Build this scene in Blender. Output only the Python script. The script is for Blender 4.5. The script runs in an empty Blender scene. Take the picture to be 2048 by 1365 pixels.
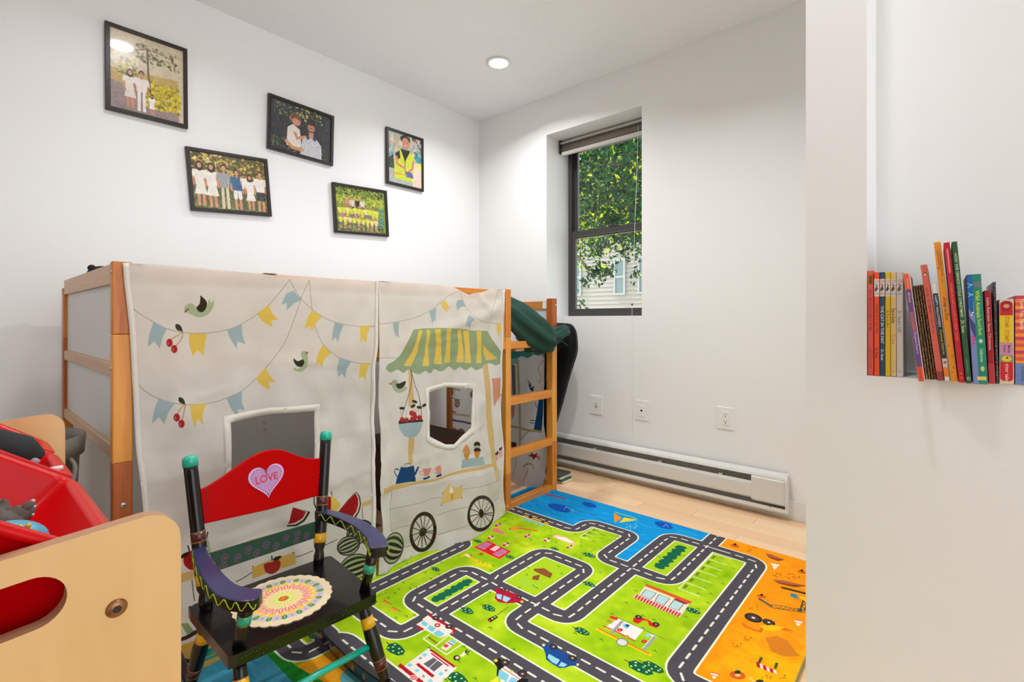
import bpy, bmesh, math, random
import numpy as np
from mathutils import Vector, Matrix, Quaternion
from mathutils import noise as MN
from mathutils.geometry import delaunay_2d_cdt
random.seed(7); RNG = np.random.default_rng(11)
SC = bpy.context.scene
COL = SC.collection
# ---------------------------------------------------------------- camera, world, lights, exposure
F, CX, CY, H = 980., 1024., 641., 1.02
ANG = math.radians(41.2); S_, C_ = math.sin(ANG), math.cos(ANG)
cam = bpy.data.objects.new('camera', bpy.data.cameras.new('camera')); COL.objects.link(cam)
cam.data.sensor_width = 36; cam.data.lens = F/2048*36; cam.data.shift_y = -(682.5-CY)/2048
cam.data.clip_start = .02
cam.location = (0, 0, H); cam.rotation_euler = (math.pi/2, 0, -(math.pi/2-ANG))
SC.camera = cam
SC.view_settings.view_transform = 'Standard'; SC.view_settings.look = 'None'
SC.view_settings.gamma = 1; SC.view_settings.use_curve_mapping = False
SC.view_settings.exposure = 0.25
WORLD_STRENGTH = 2.35; LAMP_W = (9.5, 4, 14, 4, 4.5); SUN_W = 5.0
W = bpy.data.worlds.new('world'); SC.world = W; W.use_nodes = True
nt = W.node_tree; nt.nodes.clear()
wo = nt.nodes.new('ShaderNodeOutputWorld'); wb = nt.nodes.new('ShaderNodeBackground')
wb.inputs[0].default_value = (.91, .955, 1, 1); wb.inputs[1].default_value = WORLD_STRENGTH
nt.links.new(wb.outputs[0], wo.inputs[0])
CEIL = 2.64
sun = bpy.data.objects.new('sun', bpy.data.lights.new('sun', 'SUN')); COL.objects.link(sun)
sun.data.energy = SUN_W; sun.data.angle = .01; sun.data.color = (1, .93, .78)
sun.rotation_euler = (math.radians(38), math.radians(-8), math.radians(-160))
LAMPS = [(2.26, 2.09), (.65, 2.04), (1.52, 1.0), (.72, .2), (-.7, 1.1)]  # third one is added out of view to brighten floor and rug
for li, (lx, ly) in enumerate(LAMPS):
    l = bpy.data.objects.new('downlight_lamp', bpy.data.lights.new('downlight_lamp', 'AREA')); COL.objects.link(l)
    l.data.shape = 'DISK'; l.data.size = .11; l.data.energy = LAMP_W[li]; l.data.color = (.95, .972, 1)
    l.location = (lx, ly, CEIL-.014); l.data.spread = math.radians(145)

# ---------------------------------------------------------------- photo -> place geometry
def ray(px, py):
    r = (px-CX)/F
    return (r*S_+C_, -r*C_+S_, (CY-py)/F)
def onx(px, py, X):
    d = ray(px, py); t = X/d[0]; return (d[1]*t, H+d[2]*t)
def ony(px, py, Y):
    d = ray(px, py); t = Y/d[1]; return (d[0]*t, H+d[2]*t)
def onz(px, py, Z=0):
    d = ray(px, py); t = (Z-H)/d[2]; return (d[0]*t, d[1]*t)

# ---------------------------------------------------------------- materials
def lin(c):
    o = []
    for v in c[:3]:
        v = v/255.
        o.append(v/12.92 if v <= .04045 else ((v+.055)/1.055)**2.4)
    return (*o, 1)
def mat(name, col, rough=.5, metal=0, coat=0, noise=0, nscale=40, bump=0, bscale=200, bdist=.002, sub=0, spec=.5, emit=None, estr=0, trans=0):
    m = bpy.data.materials.new(name); m.use_nodes = True; n = m.node_tree.nodes; L = m.node_tree.links
    b = n['Principled BSDF']; b.inputs['Base Color'].default_value = lin(col)
    b.inputs['Roughness'].default_value = rough; b.inputs['Metallic'].default_value = metal
    b.inputs['Coat Weight'].default_value = coat; b.inputs['Coat Roughness'].default_value = .08
    b.inputs['Specular IOR Level'].default_value = spec
    if emit: b.inputs['Emission Color'].default_value = lin(emit); b.inputs['Emission Strength'].default_value = estr
    tc = n.new('ShaderNodeTexCoord')
    nz = n.new('ShaderNodeTexNoise'); nz.inputs['Scale'].default_value = nscale; nz.inputs['Detail'].default_value = 4
    L.new(tc.outputs['Object'], nz.inputs['Vector'])
    mx = n.new('ShaderNodeMix'); mx.data_type = 'RGBA'
    c = lin(col); k = noise if noise else .03
    mx.inputs[6].default_value = tuple(v*(1-k) for v in c[:3])+(1,)
    mx.inputs[7].default_value = tuple(min(1, v*(1+k)) for v in c[:3])+(1,)
    L.new(nz.outputs['Fac'], mx.inputs[0]); L.new(mx.outputs[2], b.inputs['Base Color'])
    if bump:
        nb = n.new('ShaderNodeTexNoise'); nb.inputs['Scale'].default_value = bscale; nb.inputs['Detail'].default_value = 5
        L.new(tc.outputs['Object'], nb.inputs['Vector'])
        bp = n.new('ShaderNodeBump'); bp.inputs['Strength'].default_value = bump; bp.inputs['Distance'].default_value = bdist
        L.new(nb.outputs['Fac'], bp.inputs['Height']); L.new(bp.outputs[0], b.inputs['Normal'])
    return m
def wood(name, c1, c2, rough=.45, axis=(1, 1, .08), scale=60, contrast=.6, coat=0):
    m = mat(name, c1, rough, coat=coat); n = m.node_tree.nodes; L = m.node_tree.links; b = n['Principled BSDF']
    tc = n.new('ShaderNodeTexCoord'); mp = n.new('ShaderNodeMapping'); mp.inputs['Scale'].default_value = axis
    L.new(tc.outputs['Object'], mp.inputs[0])
    nz = n.new('ShaderNodeTexNoise'); nz.inputs['Scale'].default_value = scale; nz.inputs['Detail'].default_value = 5; nz.inputs['Distortion'].default_value = .6
    L.new(mp.outputs[0], nz.inputs['Vector'])
    n2 = n.new('ShaderNodeTexNoise'); n2.inputs['Scale'].default_value = 5; L.new(mp.outputs[0], n2.inputs['Vector'])
    ad = n.new('ShaderNodeMath'); ad.operation = 'MULTIPLY_ADD'; ad.inputs[1].default_value = contrast; L.new(nz.outputs['Fac'], ad.inputs[0])
    m2 = n.new('ShaderNodeMath'); m2.operation = 'MULTIPLY'; m2.inputs[1].default_value = .45; L.new(n2.outputs['Fac'], m2.inputs[0]); L.new(m2.outputs[0], ad.inputs[2])
    rp = n.new('ShaderNodeValToRGB'); rp.color_ramp.elements[0].color = lin(c2); rp.color_ramp.elements[0].position = .3
    rp.color_ramp.elements[1].color = lin(c1); rp.color_ramp.elements[1].position = .68
    L.new(ad.outputs[0], rp.inputs[0]); L.new(rp.outputs[0], b.inputs['Base Color'])
    return m
def imat(name, cv, rough=.6, coat=0, sheer=0, bump=0, bscale=900, bdist=.0006, spec=.5):
    """print drawn by this script on a canvas, mapped by UV"""
    img = cv.image(name)
    m = bpy.data.materials.new(name); m.use_nodes = True; n = m.node_tree.nodes; L = m.node_tree.links
    b = n['Principled BSDF']; t = n.new('ShaderNodeTexImage'); t.image = img; t.extension = 'EXTEND'
    L.new(t.outputs[0], b.inputs['Base Color']); b.inputs['Roughness'].default_value = rough
    b.inputs['Coat Weight'].default_value = coat; b.inputs['Coat Roughness'].default_value = .04
    b.inputs['Specular IOR Level'].default_value = spec
    if bump:
        tc = n.new('ShaderNodeTexCoord'); nb = n.new('ShaderNodeTexNoise'); nb.inputs['Scale'].default_value = bscale; nb.inputs['Detail'].default_value = 3
        L.new(tc.outputs['Object'], nb.inputs['Vector'])
        bp = n.new('ShaderNodeBump'); bp.inputs['Strength'].default_value = bump; bp.inputs['Distance'].default_value = bdist
        L.new(nb.outputs['Fac'], bp.inputs['Height']); L.new(bp.outputs[0], b.inputs['Normal'])
    if sheer:
        tl = n.new('ShaderNodeBsdfTranslucent'); L.new(t.outputs[0], tl.inputs[0])
        tr = n.new('ShaderNodeBsdfTransparent')
        m1 = n.new('ShaderNodeMixShader'); m1.inputs[0].default_value = sheer
        m2 = n.new('ShaderNodeMixShader'); m2.inputs[0].default_value = .12
        L.new(b.outputs[0], m1.inputs[1]); L.new(tl.outputs[0], m1.inputs[2])
        L.new(m1.outputs[0], m2.inputs[1]); L.new(tr.outputs[0], m2.inputs[2])
        L.new(m2.outputs[0], n['Material Output'].inputs[0])
    return m

# ---------------------------------------------------------------- canvas for flat print
_TXT = {}
def text_tris(body, bold=False):
    if body in _TXT: return _TXT[body]
    cu = bpy.data.curves.new('t', 'FONT'); cu.body = body; cu.resolution_u = 3
    if bold: cu.offset = .02
    o = bpy.data.objects.new('t', cu); COL.objects.link(o)
    bpy.context.view_layer.update()
    dg = bpy.context.evaluated_depsgraph_get(); oe = o.evaluated_get(dg); me = oe.to_mesh()
    me.calc_loop_triangles()
    v = np.array([p.co[:2] for p in me.vertices]).reshape(-1, 2)
    t = [tuple(x.vertices) for x in me.loop_triangles]
    oe.to_mesh_clear(); bpy.data.objects.remove(o); bpy.data.curves.remove(cu)
    _TXT[body] = (v, t); return v, t
class Canvas:
    def __init__(s, u0, v0, u1, v1, res, bg=(255, 255, 255)):
        s.u0, s.v0, s.res = u0, v0, res
        s.w = max(4, int(round((u1-u0)/res))); s.h = max(4, int(round((v1-v0)/res)))
        s.u1, s.v1 = u0+s.w*res, v0+s.h*res
        s.a = np.empty((s.h, s.w, 3), np.float32); s.a[:] = bg; s.P = None
    def uv(s, u, v): return ((u-s.u0)/(s.u1-s.u0), (v-s.v0)/(s.v1-s.v0))
    def _p(s, pts, raw=False):
        if s.P and not raw: pts = [s.P(*p) for p in pts]
        return (np.array(pts, float)-(s.u0, s.v0))/s.res
    def _blend(s, x0, x1, y0, y1, cov, col, al):
        c = (cov*al)[..., None]; s.a[y0:y1, x0:x1] = s.a[y0:y1, x0:x1]*(1-c)+np.array(col, np.float32)*c
    def _box(s, q, m=1):
        x0 = max(0, int(q[:, 0].min()-m)); x1 = min(s.w, int(q[:, 0].max()+m+1)); y0 = max(0, int(q[:, 1].min()-m)); y1 = min(s.h, int(q[:, 1].max()+m+1))
        return x0, x1, y0, y1
    def poly(s, pts, col, al=1, raw=False, q=None):
        if q is None: q = s._p(pts, raw)
        x0, x1, y0, y1 = s._box(q)
        if x1 <= x0 or y1 <= y0: return
        cov = np.zeros((y1-y0, x1-x0), np.float32)
        for dy in (.25, .75):
            ys = np.arange(y0, y1)+dy
            for dx in (.25, .75):
                xs = np.arange(x0, x1)+dx
                ins = np.zeros(cov.shape, bool)
                n = len(q)
                for i in range(n):
                    ax, ay = q[i]; bx, by = q[(i+1) % n]
                    if ay == by: continue
                    r = ((ay > ys) != (by > ys))
                    if not r.any(): continue
                    xi = (bx-ax)*(ys-ay)/(by-ay)+ax
                    ins ^= (r[:, None] & (xs[None, :] < xi[:, None]))
                cov += ins*.25
        s._blend(x0, x1, y0, y1, cov, col, al)
    def line(s, pts, w, col, al=1, closed=False, raw=False):
        q = s._p(pts, raw); w = max(w/s.res, .7)
        if closed: q = np.vstack([q, q[:1]])
        x0, x1, y0, y1 = s._box(q, w/2+2)
        if x1 <= x0 or y1 <= y0: return
        D = np.full((y1-y0, x1-x0), 1e9, np.float32)
        for a, b in zip(q[:-1], q[1:]):
            bx0, bx1, by0, by1 = s._box(np.array([a, b]), w/2+2)
            if bx1 <= bx0 or by1 <= by0: continue
            X, Y = np.meshgrid(np.arange(bx0, bx1)+.5, np.arange(by0, by1)+.5)
            d = b-a; l2 = max((d**2).sum(), 1e-9)
            t = np.clip(((X-a[0])*d[0]+(Y-a[1])*d[1])/l2, 0, 1)
            dd = np.hypot(X-a[0]-t*d[0], Y-a[1]-t*d[1])
            sl = D[by0-y0:by1-y0, bx0-x0:bx1-x0]; np.minimum(sl, dd, out=sl)
        s._blend(x0, x1, y0, y1, np.clip(w/2-D+.5, 0, 1), col, al)
    def ell(s, c, rx, ry, col, rot=0, al=1, n=28, raw=False):
        ct, st = math.cos(math.radians(rot)), math.sin(math.radians(rot))
        pts = []
        for i in range(n):
            a = 2*math.pi*i/n; x, y = rx*math.cos(a), ry*math.sin(a)
            pts.append((c[0]+x*ct-y*st, c[1]+x*st+y*ct))
        s.poly(pts, col, al, raw)
    def text(s, body, c, length, height, ang, col, al=1, bold=False):
        v, t = text_tris(body, bold)
        if not len(v): return
        mn, mx = v.min(0), v.max(0); sz = np.maximum(mx-mn, 1e-6)
        q = (v-(mn+mx)/2)/sz*np.array([length, height])
        a = math.radians(ang); R = np.array([[math.cos(a), -math.sin(a)], [math.sin(a), math.cos(a)]])
        q = (q@R.T+np.array(c)-(s.u0, s.v0))/s.res
        x0, x1, y0, y1 = s._box(q, 1)
        if x1 <= x0 or y1 <= y0: return
        cov = np.zeros((y1-y0, x1-x0), np.float32)
        SS = 3
        for tr in t:
            p = q[list(tr)]
            bx0, bx1, by0, by1 = s._box(p, 1)
            if bx1 <= bx0 or by1 <= by0: continue
            xs = bx0+(np.arange((bx1-bx0)*SS)+.5)/SS; ys = by0+(np.arange((by1-by0)*SS)+.5)/SS
            X, Y = np.meshgrid(xs, ys)
            def e(a, b): return (b[0]-a[0])*(Y-a[1])-(b[1]-a[1])*(X-a[0])
            e0, e1, e2 = e(p[0], p[1]), e(p[1], p[2]), e(p[2], p[0])
            ins = ((e0 >= 0) & (e1 >= 0) & (e2 >= 0)) | ((e0 <= 0) & (e1 <= 0) & (e2 <= 0))
            cov[by0-y0:by1-y0, bx0-x0:bx1-x0] += ins.reshape(by1-by0, SS, bx1-bx0, SS).mean((1, 3))
        s._blend(x0, x1, y0, y1, np.clip(cov, 0, 1), col, al)
    def noise(s, amp, cell=12, tint=None):
        """smooth dye unevenness"""
        gh, gw = s.h//cell+3, s.w//cell+3
        g = RNG.standard_normal((gh, gw)).astype(np.float32)
        y = np.arange(s.h)/cell; x = np.arange(s.w)/cell
        y0 = y.astype(int); x0 = x.astype(int); fy = (y-y0)[:, None]; fx = (x-x0)[None, :]
        fy = fy*fy*(3-2*fy); fx = fx*fx*(3-2*fx)
        v = (g[y0][:, x0]*(1-fy)*(1-fx)+g[y0][:, x0+1]*(1-fy)*fx+g[y0+1][:, x0]*fy*(1-fx)+g[y0+1][:, x0+1]*fy*fx)
        s.a += (v*amp)[..., None]*(np.array(tint, np.float32) if tint else 1)
    def image(s, name):
        im = bpy.data.images.new(name, s.w, s.h)
        o = np.ones((s.h, s.w, 4), np.float32); o[..., :3] = np.clip(s.a, 0, 255)/255
        im.pixels.foreach_set(o.ravel()); im.update(); im.pack(); return im
def T(ox, oy, k):
    return lambda *pts: [(ox+x/k, oy+y/k) for x, y in pts]

# ---------------------------------------------------------------- mesh helpers
def wloc(o):
    v = Vector((0, 0, 0))
    while o: v = v+Vector(o.location); o = o.parent
    return v
def obj(name, bm, m, parent=None, smooth=False, bevel=0, seg=2, label=None, kind=None, cat=None, group=None, solid=0):
    """bm holds vertices in place coordinates; linked relative to the thing's base"""
    me = bpy.data.meshes.new(name)
    if parent: bm.transform(Matrix.Translation(-wloc(parent)))
    bmesh.ops.recalc_face_normals(bm, faces=bm.faces) if not bm.faces or len(bm.faces) < 60000 else None
    bm.to_mesh(me); bm.free()
    for mm in (m if isinstance(m, (list, tuple)) else [m]): me.materials.append(mm)
    if smooth:
        for p in me.polygons: p.use_smooth = True
    o = bpy.data.objects.new(name, me); COL.objects.link(o)
    if parent: o.parent = parent
    if solid:
        md = o.modifiers.new('solid', 'SOLIDIFY'); md.thickness = solid; md.offset = 0
    if bevel:
        md = o.modifiers.new('bevel', 'BEVEL'); md.width = bevel; md.segments = seg; md.limit_method = 'ANGLE'; md.angle_limit = math.radians(40)
    if label: o['label'] = label
    if kind: o['kind'] = kind
    if cat: o['category'] = cat
    if group: o['group'] = group
    return o
def thing(name, label, cat, loc, group=None):
    o = bpy.data.objects.new(name, None); COL.objects.link(o); o.location = loc; o.empty_display_size = .05
    o['label'] = label; o['category'] = cat
    if group: o['group'] = group
    return o
def box(bm, x0, x1, y0, y1, z0, z1, M=None):
    vs = [bm.verts.new(v) for v in [(x0, y0, z0), (x1, y0, z0), (x1, y1, z0), (x0, y1, z0), (x0, y0, z1), (x1, y0, z1), (x1, y1, z1), (x0, y1, z1)]]
    for f in [(0, 3, 2, 1), (4, 5, 6, 7), (0, 1, 5, 4), (1, 2, 6, 5), (2, 3, 7, 6), (3, 0, 4, 7)]: bm.faces.new([vs[i] for i in f])
    if M: bmesh.ops.transform(bm, matrix=M, verts=vs)
    return vs
def B(*a, M=None):
    bm = bmesh.new(); box(bm, *a, M=M); return bm
def tube(bm, path, rad, n=12, cap=True, flat=(1, 1)):
    path = [Vector(p) for p in path]; rings = []
    if not isinstance(rad, (list, tuple)): rad = [rad]*len(path)
    up = None
    for i, p in enumerate(path):
        d = (path[min(i+1, len(path)-1)]-path[max(i-1, 0)]).normalized()
        if up is None:
            up = Vector((0, 0, 1)) if abs(d.z) < .9 else Vector((1, 0, 0))
        x = d.cross(up).normalized(); up = x.cross(d).normalized()
        rings.append([bm.verts.new(p+(x*math.cos(2*math.pi*k/n)*flat[0]+up*math.sin(2*math.pi*k/n)*flat[1])*rad[i]) for k in range(n)])
    for a, b in zip(rings[:-1], rings[1:]):
        for k in range(n): bm.faces.new([a[k], a[(k+1) % n], b[(k+1) % n], b[k]])
    if cap: bm.faces.new(rings[0][::-1]); bm.faces.new(rings[-1])
    return bm
def TB(path, rad, n=12, **k): return tube(bmesh.new(), path, rad, n, **k)
def prism(pts, axis, a, b, holes=()):
    """outline in the plane across axis, extruded from a to b; holes as polygons"""
    bm = bmesh.new(); V = [Vector(p) for p in pts]; loops = [list(range(len(V)))]
    for h in holes:
        n0 = len(V); V += [Vector(p) for p in h]; loops.append(list(range(n0, len(V))))
    if holes:
        edges = [(l[i], l[(i+1) % len(l)]) for l in loops for i in range(len(l))]
        vo, eo, fo, *_ = delaunay_2d_cdt(V, edges, [], 0, 1e-6)
        def inside(p, poly):
            c = False
            for i in range(len(poly)):
                x1, y1 = poly[i]; x2, y2 = poly[(i+1) % len(poly)]
                if (y1 > p.y) != (y2 > p.y) and p.x < (x2-x1)*(p.y-y1)/(y2-y1)+x1: c = not c
            return c
        keep = []
        for f in fo:
            c = sum((vo[i] for i in f), Vector((0, 0)))/len(f)
            if inside(c, pts) and not any(inside(c, h) for h in holes): keep.append(f)
        V2 = vo
    else: V2 = V; keep = [list(range(len(V)))]
    def put(p, t): return {'x': (t, p[0], p[1]), 'y': (p[0], t, p[1]), 'z': (p[0], p[1], t)}[axis]
    A = [bm.verts.new(put(p, a)) for p in V2]
    fs = [bm.faces.new([A[i] for i in f]) for f in keep]
    r = bmesh.ops.extrude_face_region(bm, geom=fs)
    vv = [g for g in r['geom'] if isinstance(g, bmesh.types.BMVert)]
    d = b-a; bmesh.ops.translate(bm, vec={'x': (d, 0, 0), 'y': (0, d, 0), 'z': (0, 0, d)}[axis], verts=vv)
    bmesh.ops.delete(bm, geom=[v for v in bm.verts if not v.link_faces], context='VERTS')
    return bm
def lathe(bm, prof, c, n=24, axis='z'):
    rings = []
    for r, h in prof:
        rings.append([bm.verts.new((c[0]+r*math.cos(2*math.pi*k/n), c[1]+r*math.sin(2*math.pi*k/n), c[2]+h)) for k in range(n)])
    for a, b in zip(rings[:-1], rings[1:]):
        for k in range(n): bm.faces.new([a[k], a[(k+1) % n], b[(k+1) % n], b[k]])
    return bm
def rrect(x0, y0, x1, y1, r, n=6):
    o = []
    for cx, cy, a0 in ((x1-r, y1-r, 0), (x0+r, y1-r, 90), (x0+r, y0+r, 180), (x1-r, y0+r, 270)):
        for i in range(n+1):
            a = math.radians(a0+90*i/n); o.append((cx+r*math.cos(a), cy+r*math.sin(a)))
    return o
def bspl(p, n=8):
    """smooth curve through points"""
    p = [Vector(q) for q in p]; o = []
    for i in range(len(p)-1):
        a, b, c, d = p[max(i-1, 0)], p[i], p[i+1], p[min(i+2, len(p)-1)]
        for k in range(n):
            t = k/n; o.append(.5*((2*b)+(c-a)*t+(2*a-5*b+4*c-d)*t*t+(3*b-a-3*c+d)*t**3))
    o.append(p[-1]); return o
def uvset(bm, cv, f, which=None):
    L = bm.loops.layers.uv.verify()
    for fc in bm.faces:
        if which and not which(fc): continue
        for l in fc.loops: l[L].uv = cv.uv(*f(l.vert.co))

# ---------------------------------------------------------------- the room
M_wall = mat('wall_paint', (237, 236, 234), .55, noise=.012, nscale=3, bump=.08, bscale=60, bdist=.001)
M_ceil = mat('ceiling_paint', (240, 240, 240), .7)
M_trim = mat('trim_paint', (222, 222, 218), .35)
M_white = mat('white_plastic', (236, 234, 230), .3)
M_dark = mat('dark_slot', (25, 24, 22), .6)
PW, WW, XL, YB = 2.84, 2.835, -1.6, -2.4      # picture wall y, window wall x, left and open back
obj('wall_back', B(XL-.1, WW+.45, PW, PW+.12, 0, CEIL), M_wall, kind='structure')
RY0, RY1, RZ0, RZ1 = 1.405, 2.15, 1.049, 2.362
obj('wall_right', prism([(YB, 0), (PW, 0), (PW, CEIL), (YB, CEIL)], 'x', WW, WW+.36, holes=[[(RY0, RZ0), (RY1, RZ0), (RY1, RZ1), (RY0, RZ1)]]), M_wall, kind='structure')
obj('wall_left', B(XL-.1, XL, YB, PW, 0, CEIL), M_wall, kind='structure')
obj('wall_light_block', B(XL-.1, -.9, YB-.1, YB, 0, CEIL), M_wall, kind='structure')  # unseen wall, added to narrow the opening that lets fill light in
obj('ceiling', B(XL-.1, WW+.36, YB, PW+.1, CEIL, CEIL+.1), M_ceil, kind='structure')
# partition with the book niche
BX, BY = 1.36, .246
NY, NX, NZ = .126, 1.572, .895
bm = bmesh.new()
box(bm, BX, BX+.38, YB, BY, 0, NZ); box(bm, BX, BX+.38, NY, BY, NZ, CEIL); box(bm, NX, BX+.38, YB, NY, NZ, CEIL)
bmesh.ops.remove_doubles(bm, verts=bm.verts, dist=1e-5)
obj('wall_front', bm, M_wall, kind='structure')
# floor of laminate boards
M_sub = mat('floor_joint', (150, 108, 72), .6)
floor = obj('floor', B(XL-.1, WW+.36, YB, PW+.1, -.1, -.006), M_sub, kind='structure')
plank_mats = [wood('beech_%d' % i, c, tuple(v-18 for v in c), .38, axis=(1, .05, 1), scale=70, contrast=.5) for i, c in enumerate([(250, 214, 172), (246, 207, 164), (253, 220, 180), (243, 202, 160)])]
pm = []
for i in range(4):
    bm = B(-.0472, .0472, -.3993, .3993, -.006, 0); me = bpy.data.meshes.new('plank'); bm.to_mesh(me); bm.free(); me.materials.append(plank_mats[i]); pm.append(me)
x = WW-.0475; ci = 0
while x > -.2:
    y = PW-.4+(ci*.27) % .8
    while y > (-.6 if x < 1.4 else -.2):
        if y+.4 < PW+.01:
            if not (x > BX-.06 and x < BX+.44 and y < -.2):
                o = bpy.data.objects.new('plank', random.choice(pm)); COL.objects.link(o); o.parent = floor; o.location = (x, y, 0)
        y -= .8
    x -= .095; ci += 1
# baseboards
bm = bmesh.new(); box(bm, WW-.014, WW, BY+.02, PW-.014, 0, .1); obj('baseboard_right', bm, M_trim, kind='structure', bevel=.003)
obj('baseboard_back', B(XL, WW-.015, PW-.014, PW, 0, .1), M_trim, kind='structure', bevel=.003)

# downlights in the ceiling
M_lamp = mat('lamp_glow', (255, 250, 240), .4, emit=(255, 248, 236), estr=9)
for i, (lx, ly) in enumerate(LAMPS):
    lab = ['round white ceiling downlight nearest the window corner, the one in view', 'round white ceiling downlight above the left end of the bunk bed', 'unseen round ceiling downlight added over the play rug to brighten the floor', 'round white ceiling downlight near the book niche wall', 'round white ceiling downlight over the left side of the room'][i]
    t = thing('recessed_downlight', lab, 'ceiling light', (lx, ly, CEIL), group='ceiling downlights')
    bm = bmesh.new(); lathe(bm, [(.058, 0), (.075, 0), (.078, -.006), (.062, -.01), (.058, -.006)], (lx, ly, CEIL), 32); obj('trim_ring', bm, M_white, t, True)
    bm = bmesh.new(); bmesh.ops.create_circle(bm, cap_ends=True, radius=.0595, segments=32, matrix=Matrix.Translation((lx, ly, CEIL-.0055))); obj('lens', bm, M_lamp, t)

# ---------------------------------------------------------------- window in its deep recess
M_frame = mat('charcoal_metal', (62, 60, 58), .4)
M_glass = bpy.data.materials.new('window_glass'); M_glass.use_nodes = True
_n = M_glass.node_tree.nodes; _L = M_glass.node_tree.links; _n.remove(_n['Principled BSDF'])
_t = _n.new('ShaderNodeBsdfTransparent'); _g = _n.new('ShaderNodeBsdfGlossy'); _g.inputs['Roughness'].default_value = .03
_f = _n.new('ShaderNodeFresnel'); _f.inputs[0].default_value = 1.35; _x = _n.new('ShaderNodeMixShader')
_t.inputs[0].default_value = (.93, .97, .95, 1)
_L.new(_f.outputs[0], _x.inputs[0]); _L.new(_t.outputs[0], _x.inputs[1]); _L.new(_g.outputs[0], _x.inputs[2]); _L.new(_x.outputs[0], _n['Material Output'].inputs[0])
WX = 3.11
win = bpy.data.objects.new('window_1', None); COL.objects.link(win); win.location = (WX, (RY0+RY1)/2, RZ0); win['kind'] = 'structure'
def rect_frame(x0, x1, ya, yb, za, zb, t, tb=None, tt=None):
    return prism([(ya, za), (yb, za), (yb, zb), (ya, zb)], 'x', x0, x1, holes=[[(ya+t, za+(tb or t)), (yb-t, za+(tb or t)), (yb-t, zb-(tt or t)), (ya+t, zb-(tt or t))]])
ZM = 1.665
obj('window_frame', rect_frame(WX, WX+.075, RY0+.001, RY1-.001, RZ0+.001, RZ1-.001, .028, .03, .03), M_frame, win, bevel=.002)
obj('lower_sash', rect_frame(WX+.006, WX+.034, RY0+.024, RY1-.024, RZ0+.028, ZM+.03, .036, .03, .042), M_frame, win, bevel=.002)
obj('upper_sash', rect_frame(WX+.038, WX+.066, RY0+.024, RY1-.024, ZM-.02, RZ1-.03, .036, .042, .03), M_frame, win, bevel=.002)
obj('lower_pane', B(WX+.018, WX+.022, RY0+.055, RY1-.055, RZ0+.055, ZM-.01), M_glass, win)
obj('upper_pane', B(WX+.050, WX+.054, RY0+.055, RY1-.055, ZM+.018, RZ1-.055), M_glass, win)
bm = B(WX+.0, WX+.03, 1.72, 1.80, ZM+.03, ZM+.038); box(bm, WX-.004, WX+.01, 1.745, 1.775, ZM+.036, ZM+.046); obj('sash_latch', bm, M_frame, win, bevel=.001)
# rolled up blind
t = thing('roller_blind', 'rolled-up light grey roller blind at the top of the window recess', 'blind', (3.02, (RY0+RY1)/2, RZ1-.05))
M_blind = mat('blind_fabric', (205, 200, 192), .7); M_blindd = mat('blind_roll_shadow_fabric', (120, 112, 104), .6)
obj('headrail', B(2.985, 3.05, RY0+.004, RY1-.012, RZ1-.03, RZ1-.018), mat('headrail', (196, 190, 182), .4), t)
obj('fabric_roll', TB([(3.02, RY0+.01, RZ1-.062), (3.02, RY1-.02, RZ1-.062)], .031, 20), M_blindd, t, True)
obj('bottom_bar', B(2.990, 3.012, RY0+.012, RY1-.022, RZ1-.116, RZ1-.09), M_blind, t, bevel=.003)
for y in (RY0+.004, RY1-.016): obj('end_bracket', B(2.98, 3.06, y, y+.008, RZ1-.1, RZ1-.001), M_frame, t)
pc = [(2.975, 1.50, RZ1-.06), (2.93, 1.49, 1.9), (2.86, 1.475, 1.4), (2.828, 1.468, 1.06), (2.828, 1.466, .36)]
bm = TB(bspl(pc, 6), .0013, 6); obj('cord', bm, M_white, t, True)
bm = bmesh.new(); bmesh.ops.create_uvsphere(bm, u_segments=10, v_segments=8, radius=.007, matrix=Matrix.Translation((2.836-.008, 1.4672, 1.12))); obj('cord_bead', bm, mat('bead', (90, 88, 84), .4), t, True)
obj('cord_end', TB([(2.828, 1.466, .36), (2.82, 1.462, .33), (2.815, 1.458, .30)], [.0012, .0016, .001], 6), M_white, t, True)

# ---------------------------------------------------------------- outside: neighbour house and tree
HX = 11.5
M_side = mat('house_siding', (164, 156, 150), .6); M_hwin = mat('house_window_glass', (120, 135, 140), .15)
t = thing('neighbour_house', 'pale clapboard house seen outside through the window', 'house', (HX, 6.5, -.5))
bm = bmesh.new(); z = -.5
while z < 4.2:
    v = [bm.verts.new(p) for p in [(HX-.02, 3.5, z), (HX-.02, 11, z), (HX, 11, z+.115), (HX, 3.5, z+.115), (HX, 3.5, z), (HX, 11, z)]]
    bm.faces.new([v[0], v[1], v[2], v[3]]); bm.faces.new([v[4], v[5], v[1], v[0]]); z += .115
box(bm, HX+.001, HX+3, 3.5, 11, -.5, 4.2)
sd = obj('siding', bm, M_side, t, kind='stuff')
M_hw = mat('house_trim', (168, 168, 168), .5)
for (px0, px1, py0, py1) in ((1229, 1252, 520, 590), (1277, 1290, 515, 588), (1150, 1164, 520, 592)):
    y1, z1 = onx(px0, py0, HX); y0, z0 = onx(px1, py1, HX)
    w = obj('window', rect_frame(HX-.06, HX-.015, y0, y1, z0, z1, .05), M_hw, t)
    obj('pane', B(HX-.03, HX-.025, y0+.04, y1-.04, z0+.04, z1-.04), M_hwin, w)
    obj('meeting_rail', B(HX-.055, HX-.02, y0+.04, y1-.04, (z0+z1)/2-.02, (z0+z1)/2+.03), M_hw, w)
obj('yard_ground', B(WW+.5, 20, -4, 16, -.62, -.5), mat('yard', (206, 202, 194), .9, noise=.1, nscale=2), kind='structure')  # unseen ground, kept pale to bounce daylight up into the window recess
leafm = []
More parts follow.
